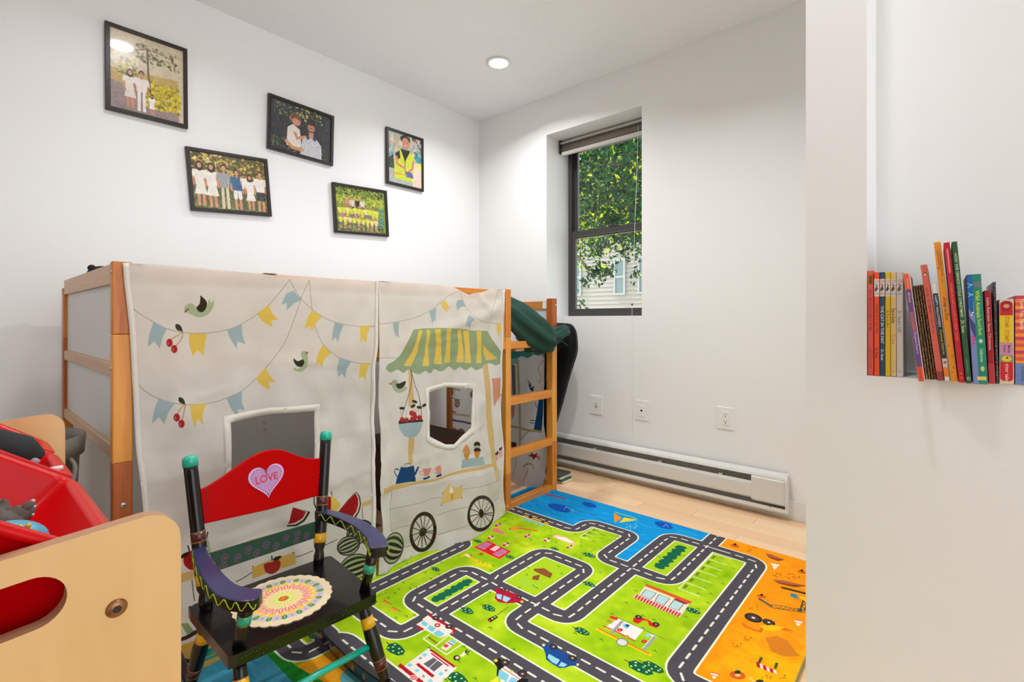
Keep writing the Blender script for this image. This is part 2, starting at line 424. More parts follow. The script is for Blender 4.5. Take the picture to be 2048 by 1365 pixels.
for nm, c in (('leaf_sunlit', (176, 184, 24)), ('leaf_green', (28, 78, 24)), ('leaf_deep', (12, 44, 22))):
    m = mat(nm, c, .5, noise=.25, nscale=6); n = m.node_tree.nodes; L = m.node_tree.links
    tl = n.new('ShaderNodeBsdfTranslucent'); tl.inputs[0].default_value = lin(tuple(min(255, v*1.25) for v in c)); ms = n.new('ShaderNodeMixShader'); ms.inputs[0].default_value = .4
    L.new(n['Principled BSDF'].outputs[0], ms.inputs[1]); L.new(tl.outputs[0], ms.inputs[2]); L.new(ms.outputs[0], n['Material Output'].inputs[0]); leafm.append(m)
tree = thing('garden_tree', 'leafy green tree growing outside the window', 'tree', (7.2, 4.6, -.5))
M_bark = mat('bark', (70, 56, 44), .8, noise=.3)
obj('trunk', TB([(7.2, 5.4, -.5), (7.15, 5.2, 1.2), (7.0, 4.9, 2.6), (6.8, 4.5, 4.2)], [.14, .12, .09, .04], 10), M_bark, tree, True)
br = [[(7.05, 5.0, 2.4), (6.6, 4.2, 2.7), (6.1, 3.5, 2.35), (5.8, 3.1, 1.9)], [(7.1, 5.1, 1.9), (6.6, 4.5, 2.1), (6.2, 3.9, 1.75)], [(6.9, 4.7, 3.2), (6.3, 3.9, 3.3), (5.9, 3.2, 3.1)], [(6.9, 4.8, 3.0), (6.7, 4.0, 3.8), (6.4, 3.3, 4.1)]]
for b in br: obj('branch', TB(bspl(b, 5), [.04-.0022*i for i in range(5*(len(b)-1)+1)], 7), M_bark, tree, True)
clus = []
for k in range(175):
    if k >= 95: px, py, X = random.uniform(1140, 1310), random.uniform(225, 450), random.uniform(8, 9.6); y, z = onx(px, py, X); clus.append((X, y, z, .45, 190)); continue
    if k < 62: px, py, X = random.uniform(1140, 1310), random.uniform(225, 455), random.uniform(5.2, 7.6)
    elif k < 82: px, py, X = random.uniform(1145, 1300), random.uniform(440, 520), random.uniform(5.4, 7.2)
    else: px, py, X = random.choice([(1170, 560), (1190, 545), (1180, 590), (1160, 610), (1215, 540), (1262, 520), (1275, 545), (1200, 530), (1165, 620), (1250, 505)])+(5.6,)
    y, z = onx(px, py, X); clus.append((X, y, z, .30 if k < 62 else (.22 if k < 82 else .10), 165 if k < 62 else (70 if k < 82 else 24)))
bms = [bmesh.new() for _ in range(3)]
for cx, cy, cz, r, n in clus:
    for _ in range(n):
        d = Vector(RNG.standard_normal(3)); d *= r*abs(random.gauss(0, .75)+.3)/max(d.length, .01); p = Vector((cx, cy, cz))+d
        l = random.uniform(.05, .095)*(1.9 if r > .4 else 1); a = Vector(RNG.standard_normal(3)).normalized(); a.z -= .5; a.normalize(); b = a.cross(Vector(RNG.standard_normal(3))).normalized()*l*.24; nrm = a.cross(b).normalized()*l*.1
        k = 0 if random.random() < (.42 if cz > 1.9 and cy > 3.9 and cx < 8 else .07) else (1 if random.random() < .42 else 2)  # sun highlights are put into leaf colour, thickest high on the left
        bm = bms[k]; v = [bm.verts.new(q) for q in (p, p+a*l*.5+b+nrm, p+a*l, p+a*l*.5-b+nrm)]
        bm.faces.new([v[0], v[1], v[2]]); bm.faces.new([v[0], v[2], v[3]])
for bm, m, nm in zip(bms, leafm, ('yellow-green leaves coloured as sun highlights', 'mid green leaves', 'deep green leaves')):
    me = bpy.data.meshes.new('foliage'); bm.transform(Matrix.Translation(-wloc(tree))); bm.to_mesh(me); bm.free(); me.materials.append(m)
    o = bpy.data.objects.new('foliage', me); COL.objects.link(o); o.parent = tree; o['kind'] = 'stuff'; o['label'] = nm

# ---------------------------------------------------------------- baseboard heater
M_heat = mat('heater_enamel', (214, 212, 206), .35, noise=.02, nscale=30); M_heatd = mat('heater_inside', (196, 192, 186), .6)
HY0, HY1 = .586, 2.72
t = thing('baseboard_heater', 'long white electric baseboard heater under the window', 'heater', (WW-.03, (HY0+HY1)/2, .03))
def ext_y(prof, y0, y1):
    return prism(prof, 'y', y0, y1)
obj('back_plate', B(WW-.006-.014, WW-.014, HY0+.004, HY1, .03, .228), M_heatd, t)
obj('top_cover', ext_y([(WW-.014, .232), (WW-.062, .222), (WW-.068, .208), (WW-.064, .207), (WW-.058, .218), (WW-.014, .226)], HY0+.002, HY1), M_heat, t, bevel=.001)
obj('front_cover', ext_y([(WW-.066, .176), (WW-.072, .16), (WW-.072, .098), (WW-.066, .088), (WW-.064, .09), (WW-.069, .1), (WW-.069, .158), (WW-.064, .174)], HY0+.16, HY1), M_heat, t)
obj('bottom_lip', ext_y([(WW-.014, .036), (WW-.062, .036), (WW-.07, .046), (WW-.067, .062), (WW-.062, .062), (WW-.064, .048), (WW-.058, .042), (WW-.014, .042)], HY0+.002, HY1), M_heat, t)
obj('junction_cover', ext_y([(WW-.06, .212), (WW-.073, .2), (WW-.073, .085), (WW-.06, .074), (WW-.02, .074), (WW-.02, .212)], HY0+.006, HY0+.165), M_heat, t, bevel=.003)
obj('end_cap', ext_y([(WW-.014, .034), (WW-.064, .034), (WW-.072, .046), (WW-.068, .07), (WW-.077, .085), (WW-.077, .205), (WW-.064, .226), (WW-.014, .236)], HY0-.002, HY0+.006), M_heat, t, bevel=.002)
bm = TB([(WW-.04, HY0+.17, .125), (WW-.04, HY1, .125)], .009, 10)
obj('heating_tube', bm, mat('tube_metal', (150, 146, 140), .35, metal=.8), t, True)
bm = bmesh.new(); y = HY0+.2
while y < HY1-.01: box(bm, WW-.056, WW-.024, y, y+.0012, .1, .155); y += .0075
obj('fins', bm, mat('fin_metal', (130, 127, 122), .4, metal=.6), t, kind='stuff')
for y in (.9, 1.25, 1.7, 2.15): obj('cover_bracket', B(WW-.066, WW-.02, y, y+.018, .172, .182), M_heatd, t)
obj('cover_screw', TB([(WW-.068, HY0+.075, .066), (WW-.0735, HY0+.075, .066)], .004, 10), mat('screw', (120, 118, 112), .35, metal=.8), t)

# ---------------------------------------------------------------- wall plates
def plate(kind, label, yc, zc, face='x', xc=0, w=.076, h=.12):
    if face == 'x':
        t = thing('wall_outlet' if kind != 'jack' else 'wall_jack', label, 'outlet', (WW, yc, zc))
        f = lambda a, b, c: (WW-c, yc-a, zc+b)
    else:
        t = thing('wall_outlet', label, 'outlet', (xc, PW, zc)); f = lambda a, b, c: (xc+a, PW-c, zc+b)
    def bx(a0, a1, b0, b1, c0, c1):
        p, q = f(a0, b0, c0), f(a1, b1, c1)
        return B(min(p[0], q[0]), max(p[0], q[0]), min(p[1], q[1]), max(p[1], q[1]), min(p[2], q[2]), max(p[2], q[2]))
    obj('cover_plate', bx(-w/2, w/2, -h/2, h/2, 0, .005), M_white, t, bevel=.003, seg=3)
    for s in (-1, 1):
        obj('plate_screw', TB([f(0, s*h*.42, .004), f(0, s*h*.42, .006)], .0026, 10), M_trim, t)
    if kind == 'duplex':
        obj('receptacle', bx(-.017, .017, -.036, .036, .004, .008), M_white, t, bevel=.001)
        for s in (-1, 1):
            c = s*.018
            bm = bmesh.new()
            for a in (-.0065, .0065):
                p, q = f(a-.0012, c+.0005, .0078), f(a+.0012, c+.0085, .0086); box(bm, min(p[0], q[0]), max(p[0], q[0]), min(p[1], q[1]), max(p[1], q[1]), p[2], q[2])
            tube(bm, [f(0, c-.007, .0078), f(0, c-.007, .0086)], .0028, 10)
            obj('socket_slots', bm, M_dark, t)
    elif kind == 'jack':
        obj('insert', bx(-.017, .017, -.034, .034, .004, .0075), M_white, t, bevel=.001)
        obj('jack_hole', TB([f(0, 0, .007), f(0, 0, .0085)], .0065, 12), M_dark, t)
    else:
        obj('toggle', bx(-.005, .005, -.004, .014, .004, .014), mat('toggle', (190, 184, 176), .4), t, bevel=.001)
        obj('toggle_slot', bx(-.006, .006, -.014, .016, .0045, .0056), mat('slot', (150, 146, 140), .5), t)
    return t
plate('duplex', 'white duplex power outlet on the window wall, nearest the book partition', .901, .474, w=.092, h=.125)
plate('jack', 'white wall plate with one round jack beside the hanging blind cord', 1.404, .457, w=.092, h=.125)
plate('toggle', 'white wall plate with a small knob beside the black bag', 1.73, .453, w=.09, h=.125)
plate('duplex', 'duplex power outlet on the picture wall seen through the bed tent opening', 0, .43, face='y', xc=1.148, w=.08, h=.13)

# ---------------------------------------------------------------- play rug with a printed town
RX0, RX1, RYa, RYb, RT = .36, 2.36, .305, 1.875, .01
cv = Canvas(RX0, RYa, RX1, RYb, .00125, (166, 202, 18))
cv.noise(14, 70, (1, .6, .8)); cv.noise(8, 22, (1, .7, .6))
ROAD, EDGE, DASH = (78, 74, 80), (240, 238, 214), (232, 226, 210)
BLUE, ORG, DG = (10, 148, 214), (250, 152, 4), (14, 92, 58)
# sea, desert
def fillet(pts, r, closed=False):
    o = []; n = len(pts)
    for i in range(n):
        if not closed and i in (0, n-1): o.append(pts[i]); continue
        p, a, b = Vector(pts[i]), Vector(pts[i-1]), Vector(pts[(i+1) % n])
        ra = min(r, (a-p).length/2, (b-p).length/2); A = p+(a-p).normalized()*ra; Bq = p+(b-p).normalized()*ra
        for k in range(7):
            t = k/6; o.append(tuple(A*(1-t)**2+p*2*t*(1-t)+Bq*t*t))
    return o
sea = [(2.37, .82), (2.25, .82), (2.2, .98), (1.84, .98), (1.84, 1.05), (2.1, 1.05), (2.13, 1.32), (2.0, 1.33), (2.0, 1.9), (2.37, 1.9)]
cv.poly(sea, BLUE); cv.poly([(.3, 1.9), (.3, 1.2), (.625, 1.2), (.625, 1.9)], (70, 158, 188))
cv.poly([(2.37, .75), (2.25, .75), (2.25, .6), (2.2, .54), (1.39, .54), (1.39, .2), (2.37, .2)], ORG)
for _ in range(260):
    x, y = random.gauss(1.58, .09), random.gauss(.36, .08)
    if y < .5 and x > 1.42: cv.ell((x, y), random.uniform(.02, .06), random.uniform(.01, .04), (255, 196, 4), random.uniform(0, 180), .12, 12)
for _ in range(160):
    x, y = random.uniform(1.5, 2.34), random.uniform(.32, .5); cv.ell((x, y), random.uniform(.02, .05), random.uniform(.01, .03), random.choice([(240, 130, 10), (255, 170, 20)]), random.uniform(0, 180), .15, 12)
cv.poly([(.665, 1.415), (.78, 1.39), (.78, .9), (.5, 1.0), (.66, 1.3)], (240, 160, 24))
cv.poly([(.72, 1.28), (.76, 1.3), (.77, 1.2), (.74, 1.12), (.70, 1.2)], (96, 160, 160))
cv.poly([(.625, 1.9), (.66, 1.9), (.66, 1.42), (.70, 1.2), (.66, 1.1), (.625, 1.3)], (30, 140, 40))
for _ in range(260):     # brushy waves
    if random.random() < .7: x, y = random.uniform(1.9, 2.35), random.uniform(.84, 1.85)
    else: x, y = random.uniform(.37, .6), random.uniform(1.25, 1.85)
    if 1.84 < x < 2.1 and 1.05 < y < 1.33: continue
    if x < 2.0 and x > 1.9 and y > 1.3: continue
    if x > 1.9 and x < 2.23 and y < .96: continue
    cv.line([(x, y), (x+random.uniform(-.02, .02), y+.04), (x+random.uniform(-.03, .03), y+.09)], random.choice([.002, .006, .012]), random.choice([(8, 120, 190), (60, 190, 235), (0, 100, 170)]), .35)
roads = [([(2.217, .785), (2.217, .572), (1.357, .572), (1.357, .2)], .055), ([(2.4, .785), (1.823, .785), (1.823, .948)], .06),
         ([(2.217, .7), (2.217, .951), (1.365, .948), (1.365, 1.2)], .05), ([(1.823, .948), (1.823, 1.085), (2.1, 1.085), (2.1, 1.322), (1.972, 1.322), (1.972, 1.95)], .05),
         ([(1.365, 1.1), (1.365, 1.312), (1.70, 1.312), (1.70, 1.08), (1.232, 1.08), (1.232, .2)], .05),
         ([(1.37, 1.312), (1.37, 1.45), (1.093, 1.45), (1.087, 1.25), (1.085, .2)], .05), ([(1.37, 1.307), (.94, 1.307), (.94, 1.63)], .055),
         ([(.7, 1.61), (1.53, 1.61), (1.53, 1.95)], .05), ([(.812, .2), (.812, 1.446), (.687, 1.446), (.687, 1.95)], .05), ([(.76, 1.446), (.79, 1.47), (.79, 1.95)], .03)]
roads = [(fillet(p, r), r) for p, r in roads]
for p, _ in roads: cv.line(p, .0835, EDGE)
for p, _ in roads: cv.line(p, .071, ROAD)
for p, _ in roads:       # centre dashes
    s = .02; L0 = 0; on = .027; gap = .024
    for a, b in zip(p[:-1], p[1:]):
        a, b = Vector(a), Vector(b); l = (b-a).length
        while s < L0+l:
            q = a+(b-a)*((s-L0)/max(l, 1e-9)); d = (b-a).normalized()
            cv.line([tuple(q), tuple(q+d*on)], .0075, DASH); s += on+gap
        L0 += l
def island(pts): cv.poly(pts, (168, 204, 26)); cv.line(pts, .0055, EDGE, closed=True)
island([(1.859, .816), (2.178, .816), (2.178, .916), (1.859, .916)]); island([(1.402, 1.116), (1.664, 1.116), (1.664, 1.272), (1.402, 1.272)])
island([(1.128, 1.338), (1.338, 1.338), (1.338, 1.412), (1.128, 1.412)])
def hedge(x0, x1, y, w):
    n = 16
    for i in range(n):
        x = x0+(x1-x0)*i/(n-1); cv.ell((x, y+.006*math.sin(i*2.3)), .014, w, (12, 98, 72))
hedge(1.905, 2.135, .866, .022); hedge(1.15, 1.315, 1.374, .017)
# parking bays
def bays(x0, x1, ya, yb, n, thick=.0035):
    cv.line([(x0, ya), (x1, ya)], thick, EDGE)
    for i in range(n+1):
        x = x0+(x1-x0)*i/n; cv.line([(x, ya), (x, yb)], thick, EDGE)
        if i < n: cv.poly([(x+(x1-x0)/n*.25, ya-.008), (x+(x1-x0)/n*.75, ya-.008), (x+(x1-x0)/n*.75, ya-.018), (x+(x1-x0)/n*.25, ya-.018)], (116, 122, 30))
bays(1.80, 2.165, .742, .665, 6); bays(1.93, 2.055, 1.27, 1.22, 3)
R5, R1, R3, R2, R4, R6 = T(1000, 1180, 7.377), T(900, 1010, 8.192), T(1180, 1150, 8.03), T(780, 1200, 6.827), T(1420, 1080, 4.79), T(640, 1120, 5.572)
cv.P = lambda px, py: onz(px, py, RT)
def bush(q, rot=0, s=1, tr=R6):
    (px, py), = tr(q); u, v = onz(px, py, RT); P0 = cv.P; cv.P = None
    r = math.radians(rot); a = Vector((math.cos(r), math.sin(r))); b = Vector((-a.y, a.x))
    pts = [tuple(Vector((u, v))+a*x*s+b*y*s) for x, y in [(-.03, 0), (-.022, .011), (0, .016), (.02, .015), (.026, .006), (.03, 0), (.026, -.006), (.02, -.015), (0, -.016), (-.022, -.011)]]
    cv.poly(pts, DG); cv.line([tuple(Vector((u, v))+a*.024*s), tuple(Vector((u, v))+a*.04*s)], .003, (96, 60, 24))
    for x, y in [(-.016, .003), (-.004, -.007), (.0, .008), (.012, 0), (.018, .009), (.016, -.009), (-.018, -.005)]:
        cv.ell(tuple(Vector((u, v))+a*x*s+b*y*s), .0028*s, .0028*s, (205, 226, 150))
    cv.P = P0
bush((1640, 570), 90, .95); bush((1290, 112), 90, .75); bush((845, 1000), 90, 1.25); bush((190, 640), 90, .75)
bush((1540, 1335), 90, 1.2); bush((1350, 115), 90, .95, R2); bush((455, 600), 90, .8, R1); bush((980, 860), 90, .8, R1); bush((1720, 725), 90, .7, R1)
bush((1210, 620), 90, .95, R5); bush((1650, 580), 90, .9, R3); bush((130, 510), 90, 1, T(1140, 960, 3.37)); bush((130, 705), 90, .9, T(1140, 960, 3.37)); bush((475, 1270), 90, 1.3, T(1140, 960, 3.37)); bush((560, 1265), 90, 1.1, T(1140, 960, 3.37))
bush((330, 895), 90, .55, T(560, 1100, 5.15)); bush((880, 1020), 90, .5, T(340, 850, 2.65))
def P(tr, col, *pts, al=1): cv.poly(tr(*pts), col, al)
def LN(tr, col, w, *pts, al=1, closed=False): cv.line(tr(*pts), w, col, al, closed)
def wheel(tr, x, y, r=.0125, c=(84, 62, 58)):
    (q,) = tr((x, y)); u, v = onz(*q, RT); P0 = cv.P; cv.P = None
    cv.ell((u, v), r, r, (46, 34, 34)); cv.ell((u, v), r*.7, r*.7, c); cv.ell((u, v), r*.22, r*.22, (236, 226, 220)); cv.P = P0
# blue car
P(R5, (24, 74, 142), (615, 850), (640, 800), (720, 820), (780, 790), (850, 880), (1000, 970), (1060, 1000), (1150, 1070), (1175, 1110), (1130, 1135), (1040, 1130), (960, 1160), (880, 1165), (780, 1110), (680, 1040), (670, 950), (650, 900))
P(R5, (150, 208, 232), (720, 955), (885, 1045), (835, 1115), (760, 1075), (700, 1010)); P(R5, (150, 208, 232), (905, 1070), (995, 1115), (940, 1150), (860, 1135))
wheel(R5, 790, 850); wheel(R5, 1070, 1018); P(R5, (246, 214, 120), (630, 800), (675, 815), (650, 850), (620, 835)); P(R5, (246, 214, 120), (1135, 1090), (1175, 1105), (1150, 1138), (1125, 1125))
# red car
P(R6, (170, 20, 52), (0, 0)) if 0 else None
Q6 = T(700, 960, 3.37)
P(Q6, (172, 20, 54), (975, 735), (1010, 730), (1060, 750), (1140, 780), (1170, 815), (1160, 828), (1110, 830), (1060, 835), (1000, 825), (975, 800), (985, 765))
P(Q6, (160, 206, 226), (985, 770), (1025, 775), (1020, 810), (990, 800)); P(Q6, (160, 206, 226), (1035, 780), (1085, 800), (1055, 828), (1028, 815))
wheel(Q6, 1035, 742, .0105); wheel(Q6, 1138, 792, .0105); P(Q6, (240, 190, 70), (1150, 815), (1172, 818), (1165, 832), (1148, 828))
# ambulance
P(R2, (190, 20, 36), (520, 215), (545, 185), (600, 235), (690, 285), (800, 350), (910, 430), (880, 462), (830, 440)); P(R2, (238, 228, 218), (380, 345), (440, 300), (450, 260), (520, 215), (600, 275), (760, 360), (860, 430), (810, 480), (700, 525), (640, 510), (560, 460), (400, 370))
P(R2, (190, 20, 36), (380, 350), (465, 400), (445, 425), (372, 380))
for q in ([(450, 285), (525, 330), (490, 370), (425, 335)], [(540, 345), (630, 390), (580, 445), (505, 400)], [(660, 415), (745, 470), (700, 510), (640, 505), (590, 460)]): P(R2, (130, 198, 214), *q)
wheel(R2, 628, 250); wheel(R2, 806, 368); (q,) = R2((648, 350)); cv.ell(q, 6, 4, (214, 40, 40)); cv.ell(q, 3, 1.5, (250, 220, 210))
P(R2, (236, 190, 90), (830, 440), (870, 462), (845, 470))
LN(R2, EDGE, .004, (540, 475), (455, 535), (770, 755), (985, 610), (910, 560)); LN(R2, EDGE, .004, (810, 480), (620, 635))
LN(R2, (120, 92, 20), .005, (525, 515), (640, 600)); P(R2, (236, 222, 214), (690, 665), (820, 545), (920, 580), (770, 705)); P(R2, (130, 198, 214), (835, 545), (915, 582), (880, 612), (805, 565)); LN(R2, (120, 20, 50), .003, (795, 585), (860, 625)); (q,) = R2((765, 635)); cv.ell(q, 5, 3.4, (222, 60, 80))
# clinic
P(R2, (236, 228, 220), (530, 662), (915, 935), (560, 1260), (120, 960)); P(R2, (186, 16, 30), (145, 872), (460, 1120), (410, 1150), (105, 905)); LN(R2, (186, 16, 30), .007, (560, 692), (875, 918)); LN(R2, (186, 16, 30), .004, (568, 740), (795, 908))
P(R2, (96, 94, 100), (595, 795), (725, 885), (600, 985), (455, 880)); LN(R2, (232, 226, 224), .0025, (645, 835), (520, 945)); P(R2, (186, 16, 30), (390, 868), (610, 1040), (575, 1066), (355, 890))
for x, y in ((475, 758), (270, 895), (368, 970), (695, 1015), (550, 1110)): P(R2, (140, 208, 218), (x-42, y), (x, y-28), (x+42, y), (x, y+28))
for x, y in ((415, 802), (765, 970), (455, 1045)): P(R2, (158, 132, 140), (x-26, y), (x, y-18), (x+26, y), (x, y+18))
(q,) = R2((322, 1068)); cv.ell(q, 8.5, 5.5, (246, 214, 206)); cv.ell(q, 6.5, 4, (222, 70, 60)); cv.ell(q, 4, 2.2, (246, 214, 206)); cv.ell(q, 2, 1.2, (222, 70, 60))
# lying figure, signal, tractor
(q,) = R2((910, 800)); cv.ell(q, 6.5, 5.2, (36, 22, 20)); (q,) = R2((918, 798)); cv.ell(q, 4, 3, (240, 196, 170)); P(R2, (238, 226, 208), (950, 770), (1020, 710), (1050, 738), (990, 790)); LN(R2, (24, 28, 24), .004, (1030, 720), (1050, 690)); LN(R2, (24, 28, 24), .004, (1040, 730), (1085, 710))
P(R2, (24, 26, 18), (1330, 270), (1440, 215), (1475, 245), (1370, 315)); (q,) = R2((1362, 285)); cv.ell(q, 3.4, 2.4, (176, 30, 30)); (q,) = R2((1398, 264)); cv.ell(q, 2.4, 1.8, (220, 210, 60)); (q,) = R2((1432, 240)); cv.ell(q, 2.4, 1.8, (150, 200, 170)); LN(R2, (90, 84, 60), .003, (1460, 215), (1610, 105))
P(R2, (26, 24, 22), (1410, 860), (1430, 810), (1500, 810), (1540, 860), (1545, 930), (1490, 970), (1480, 1060), (1455, 1040), (1465, 930)); P(R2, (238, 228, 216), (1570, 910), (1800, 1070), (1730, 1180), (1500, 1160), (1540, 940)); P(R2, (130, 200, 222), (1490, 960), (1630, 1030), (1590, 1130), (1470, 1060)); P(R2, (130, 200, 222), (1660, 1060), (1740, 1090), (1700, 1160), (1610, 1130)); LN(R2, (190, 50, 50), .002, (1545, 945), (1770, 1090))
P(R2, (26, 24, 22), (1730, 1120), (1790, 1080), (1890, 1090), (1880, 1140), (1740, 1180)); wheel(R2, 1570, 862, .0135); wheel(R2, 1808, 1020, .0135); (q,) = R2((1445, 838)); cv.ell(q, 4, 3.4, (240, 200, 60)); (q,) = R2((1660, 985)); cv.ell(q, 3.5, 2.2, (240, 206, 80)); P(R2, (236, 226, 60), (1350, 1130), (1480, 1060), (1480, 1130))
# striped shop
P(R3, (250, 222, 204), (880, 190), (1590, 480), (1480, 640), (780, 330)); P(R3, (238, 76, 60), (885, 180), (905, 152), (1635, 440), (1600, 470)); LN(R3, (150, 30, 26), .0022, (905, 152), (1635, 440)); P(R3, (150, 44, 34), (1370, 378), (1580, 462), (1540, 480), (1350, 400))
for q in ([(895, 235), (1065, 295), (975, 400), (815, 335)], [(1105, 315), (1285, 385), (1185, 495), (1040, 430)], [(1350, 405), (1510, 468), (1420, 580), (1260, 520)]): P(R3, (182, 212, 210), *q); LN(R3, (60, 40, 40), .0018, *q, closed=True)
for k in range(33):
    x = 690+(1440-690)*k/33; y = 370+(690-370)*k/33; x2 = x+(1440-690)/33; y2 = y+(690-370)/33
    P(R3, (196, 30, 46) if k % 2 else (252, 180, 170), (x, y), (x2, y2), (x2+42, y2-58), (x+42, y-58))
# fire station
P(R3, (238, 232, 224), (450, 705), (860, 885), (720, 1060), (240, 850)); P(R3, (220, 40, 50), (330, 655), (455, 700), (425, 735), (310, 690)); P(R3, (236, 232, 230), (900, 925), (1080, 1000), (890, 1200), (840, 1180), (1000, 1000))
for i in range(3): LN(R3, (236, 110, 60), .003, (290-i*14, 715+i*20), (380-i*14, 752+i*20))
P(R3, (160, 156, 160), (500, 735), (545, 755), (370, 955), (315, 935)); P(R3, (160, 156, 160), (1025, 985), (1070, 1005), (890, 1220), (840, 1200)); LN(R3, (226, 60, 46), .006, (215, 825), (345, 880)); LN(R3, (226, 60, 46), .006, (400, 905), (715, 1065))
P(R3, (150, 200, 220), (545, 780), (640, 815), (590, 880), (515, 830)); P(R3, (40, 90, 140), (585, 790), (645, 815), (610, 850), (560, 825)); P(R3, (150, 208, 220), (920, 940), (985, 960), (930, 1015), (870, 985))
LN(R3, (90, 90, 60), .0018, (420, 680), (1200, 1040)); LN(R3, (250, 200, 20), .012, (110, 880), (960, 1290)); LN(R3, (206, 96, 20), .004, (150, 875), (940, 1270))
for x, y in ((480, 890), (870, 1075)):
    (q,) = R3((x, y)); cv.ell(q, 5.5, 3.4, (214, 24, 30)); cv.ell(q, 2, 1.2, (240, 150, 140))
(q,) = R3((515, 1090)); cv.ell(q, 12, 8, (120, 116, 116), 10); cv.ell(q, 10, 6.4, (216, 212, 206), 10); (q,) = R3((600, 990)); cv.ell(q, 4.5, 2, (240, 160, 60), 15)
# red trike
P(R3, (220, 26, 30), (700, 690), (760, 700), (860, 700), (960, 740), (1010, 790), (1110, 830), (1065, 860), (950, 815), (930, 750), (850, 740), (770, 790), (695, 760)); LN(R3, (250, 140, 40), .003, (850, 735), (900, 740), (935, 790)); wheel(R3, 780, 682, .0115, (70, 60, 50)); wheel(R3, 1060, 798, .0115, (70, 60, 50))
# school, dinosaur slide, play things
P(R1, (222, 30, 40), (620, 590), (1000, 770), (800, 900), (385, 700)); LN(R1, (250, 180, 30), .004, (385, 700), (800, 900)); P(R1, (198, 120, 160), (600, 610), (690, 645), (560, 745), (430, 690)); P(R1, (198, 120, 160), (860, 720), (950, 770), (800, 865), (690, 810)); P(R1, (246, 206, 206), (760, 665), (830, 700), (730, 770), (650, 735)); LN(R1, (220, 30, 40), .002, (515, 650), (625, 695)); LN(R1, (220, 30, 40), .002, (775, 765), (880, 815))
(q,) = R1((510, 812)); cv.ell(q, 4, 2.4, (176, 90, 20))
LN(R1, (244, 196, 20), .013, (190, 850), (250, 820), (320, 850), (400, 920), (470, 980), (560, 1000), (670, 1025)); (q,) = R1((320, 840)); cv.ell(q, 4, 2.4, (190, 40, 30)); P(R1, (248, 220, 190), (260, 805), (330, 830), (340, 880), (240, 840))
for x, y in ((440, 905), (500, 945), (580, 960), (650, 985)): P(R1, (246, 214, 40), (x-22, y+24), (x, y-16), (x+22, y+26))
LN(R1, (238, 70, 30), .010, (980, 400), (1150, 385), (1420, 430)); (q,) = R1((1060, 390)); cv.ell(q, 7, 3.6, (250, 150, 40))
for i in range(4): LN(R1, (238, 90, 30), .003, (1090+i*34, 350+i*5), (1150+i*24, 320+i*12))
P(R1, (240, 120, 130), (700, 400), (760, 380), (850, 440), (910, 460), (860, 490), (780, 460), (690, 430)); LN(R1, (208, 130, 20), .003, (1050, 615), (1190, 510)); LN(R1, (208, 130, 20), .003, (1050, 615), (1265, 700), (1410, 630)); LN(R1, (160, 150, 20), .002, (1110, 620), (1190, 570), (1340, 635), (1260, 680), closed=True); LN(R1, (200, 190, 60), .0015, (1150, 600), (1290, 660))
for x, y, c in ((670, 540, (240, 200, 170)), (1270, 515, (232, 150, 150)), (1590, 580, (240, 210, 180)), (920, 655, (240, 190, 160)), (1960, 695, (240, 190, 150)), (790, 335, (240, 160, 150))):
    (q,) = R1((x, y)); cv.ell(q, 6.5, 3.4, c, 12); (q,) = R1((x-30, y+8)); cv.ell(q, 3, 1.8, (190, 40, 40)); (q,) = R1((x+25, y-20)); cv.ell(q, 2.4, 1.6, (110, 60, 60))
P(R1, (248, 180, 150), (1680, 510), (1760, 490), (1900, 530), (2040, 610), (2040, 680), (1960, 640), (1780, 570), (1690, 540)); P(R1, (250, 236, 216), (1720, 515), (1900, 545), (2030, 620), (1960, 625), (1780, 560))
LN(R1, (240, 170, 30), .016, (1225, 185), (1340, 215), (1450, 250), (1600, 310)); P(R1, (40, 40, 30), (1290, 190), (1350, 200), (1340, 225), (1290, 215)); P(R1, (40, 40, 30), (1490, 265), (1550, 275), (1540, 300), (1490, 290))
for x, y in ((1240, 240), (1320, 270), (1405, 300), (1490, 335)): (q,) = R1((x, y)); cv.ell(q, 5, 3, (150, 200, 180), 10)
P(Q6, (140, 76, 40), (1240, 600), (1310, 598), (1365, 635), (1350, 665), (1290, 640), (1240, 615)); P(Q6, (140, 76, 40), (1235, 650), (1280, 640), (1270, 680), (1225, 672))
for r in (22, 17, 12): (q,) = Q6((1215, 690)); cv.line([(q[0]+r*math.cos(a*.5), q[1]+r*.45*math.sin(a*.5)) for a in range(10)], .003, (150, 196, 110), .7)
# sea things
(q,) = T(1080, 760, 3.793)((150, 975)); cv.ell(q, 24, 7, (10, 84, 180), 14); (q,) = T(1080, 760, 3.793)((375, 952)); cv.ell(q, 15, 4.5, (10, 84, 180), 14); (q,) = T(1080, 760, 3.793)((940, 1105)); cv.ell(q, 19, 6, (10, 84, 180), 16)
K1 = T(1080, 760, 3.793); LN(K1, (220, 240, 250), .002, (180, 985), (200, 965), (225, 985)); LN(K1, (220, 240, 250), .002, (225, 1000), (240, 985), (255, 1000)); LN(K1, (220, 240, 250), .002, (935, 1115), (955, 1098), (975, 1118))
LN(K1, (196, 20, 50), .016, (40, 868), (185, 905)); P(K1, (250, 140, 30), (560, 1010), (620, 1050), (565, 1088)); P(K1, (248, 210, 40), (640, 1045), (740, 1065), (600, 1085)); LN(K1, (160, 220, 70), .007, (570, 1005), (735, 1055)); 
for i in range(18): (q,) = K1((650+random.random()*90, 1090+random.random()*45)); cv.ell(q, .9, .6, (200, 236, 250))
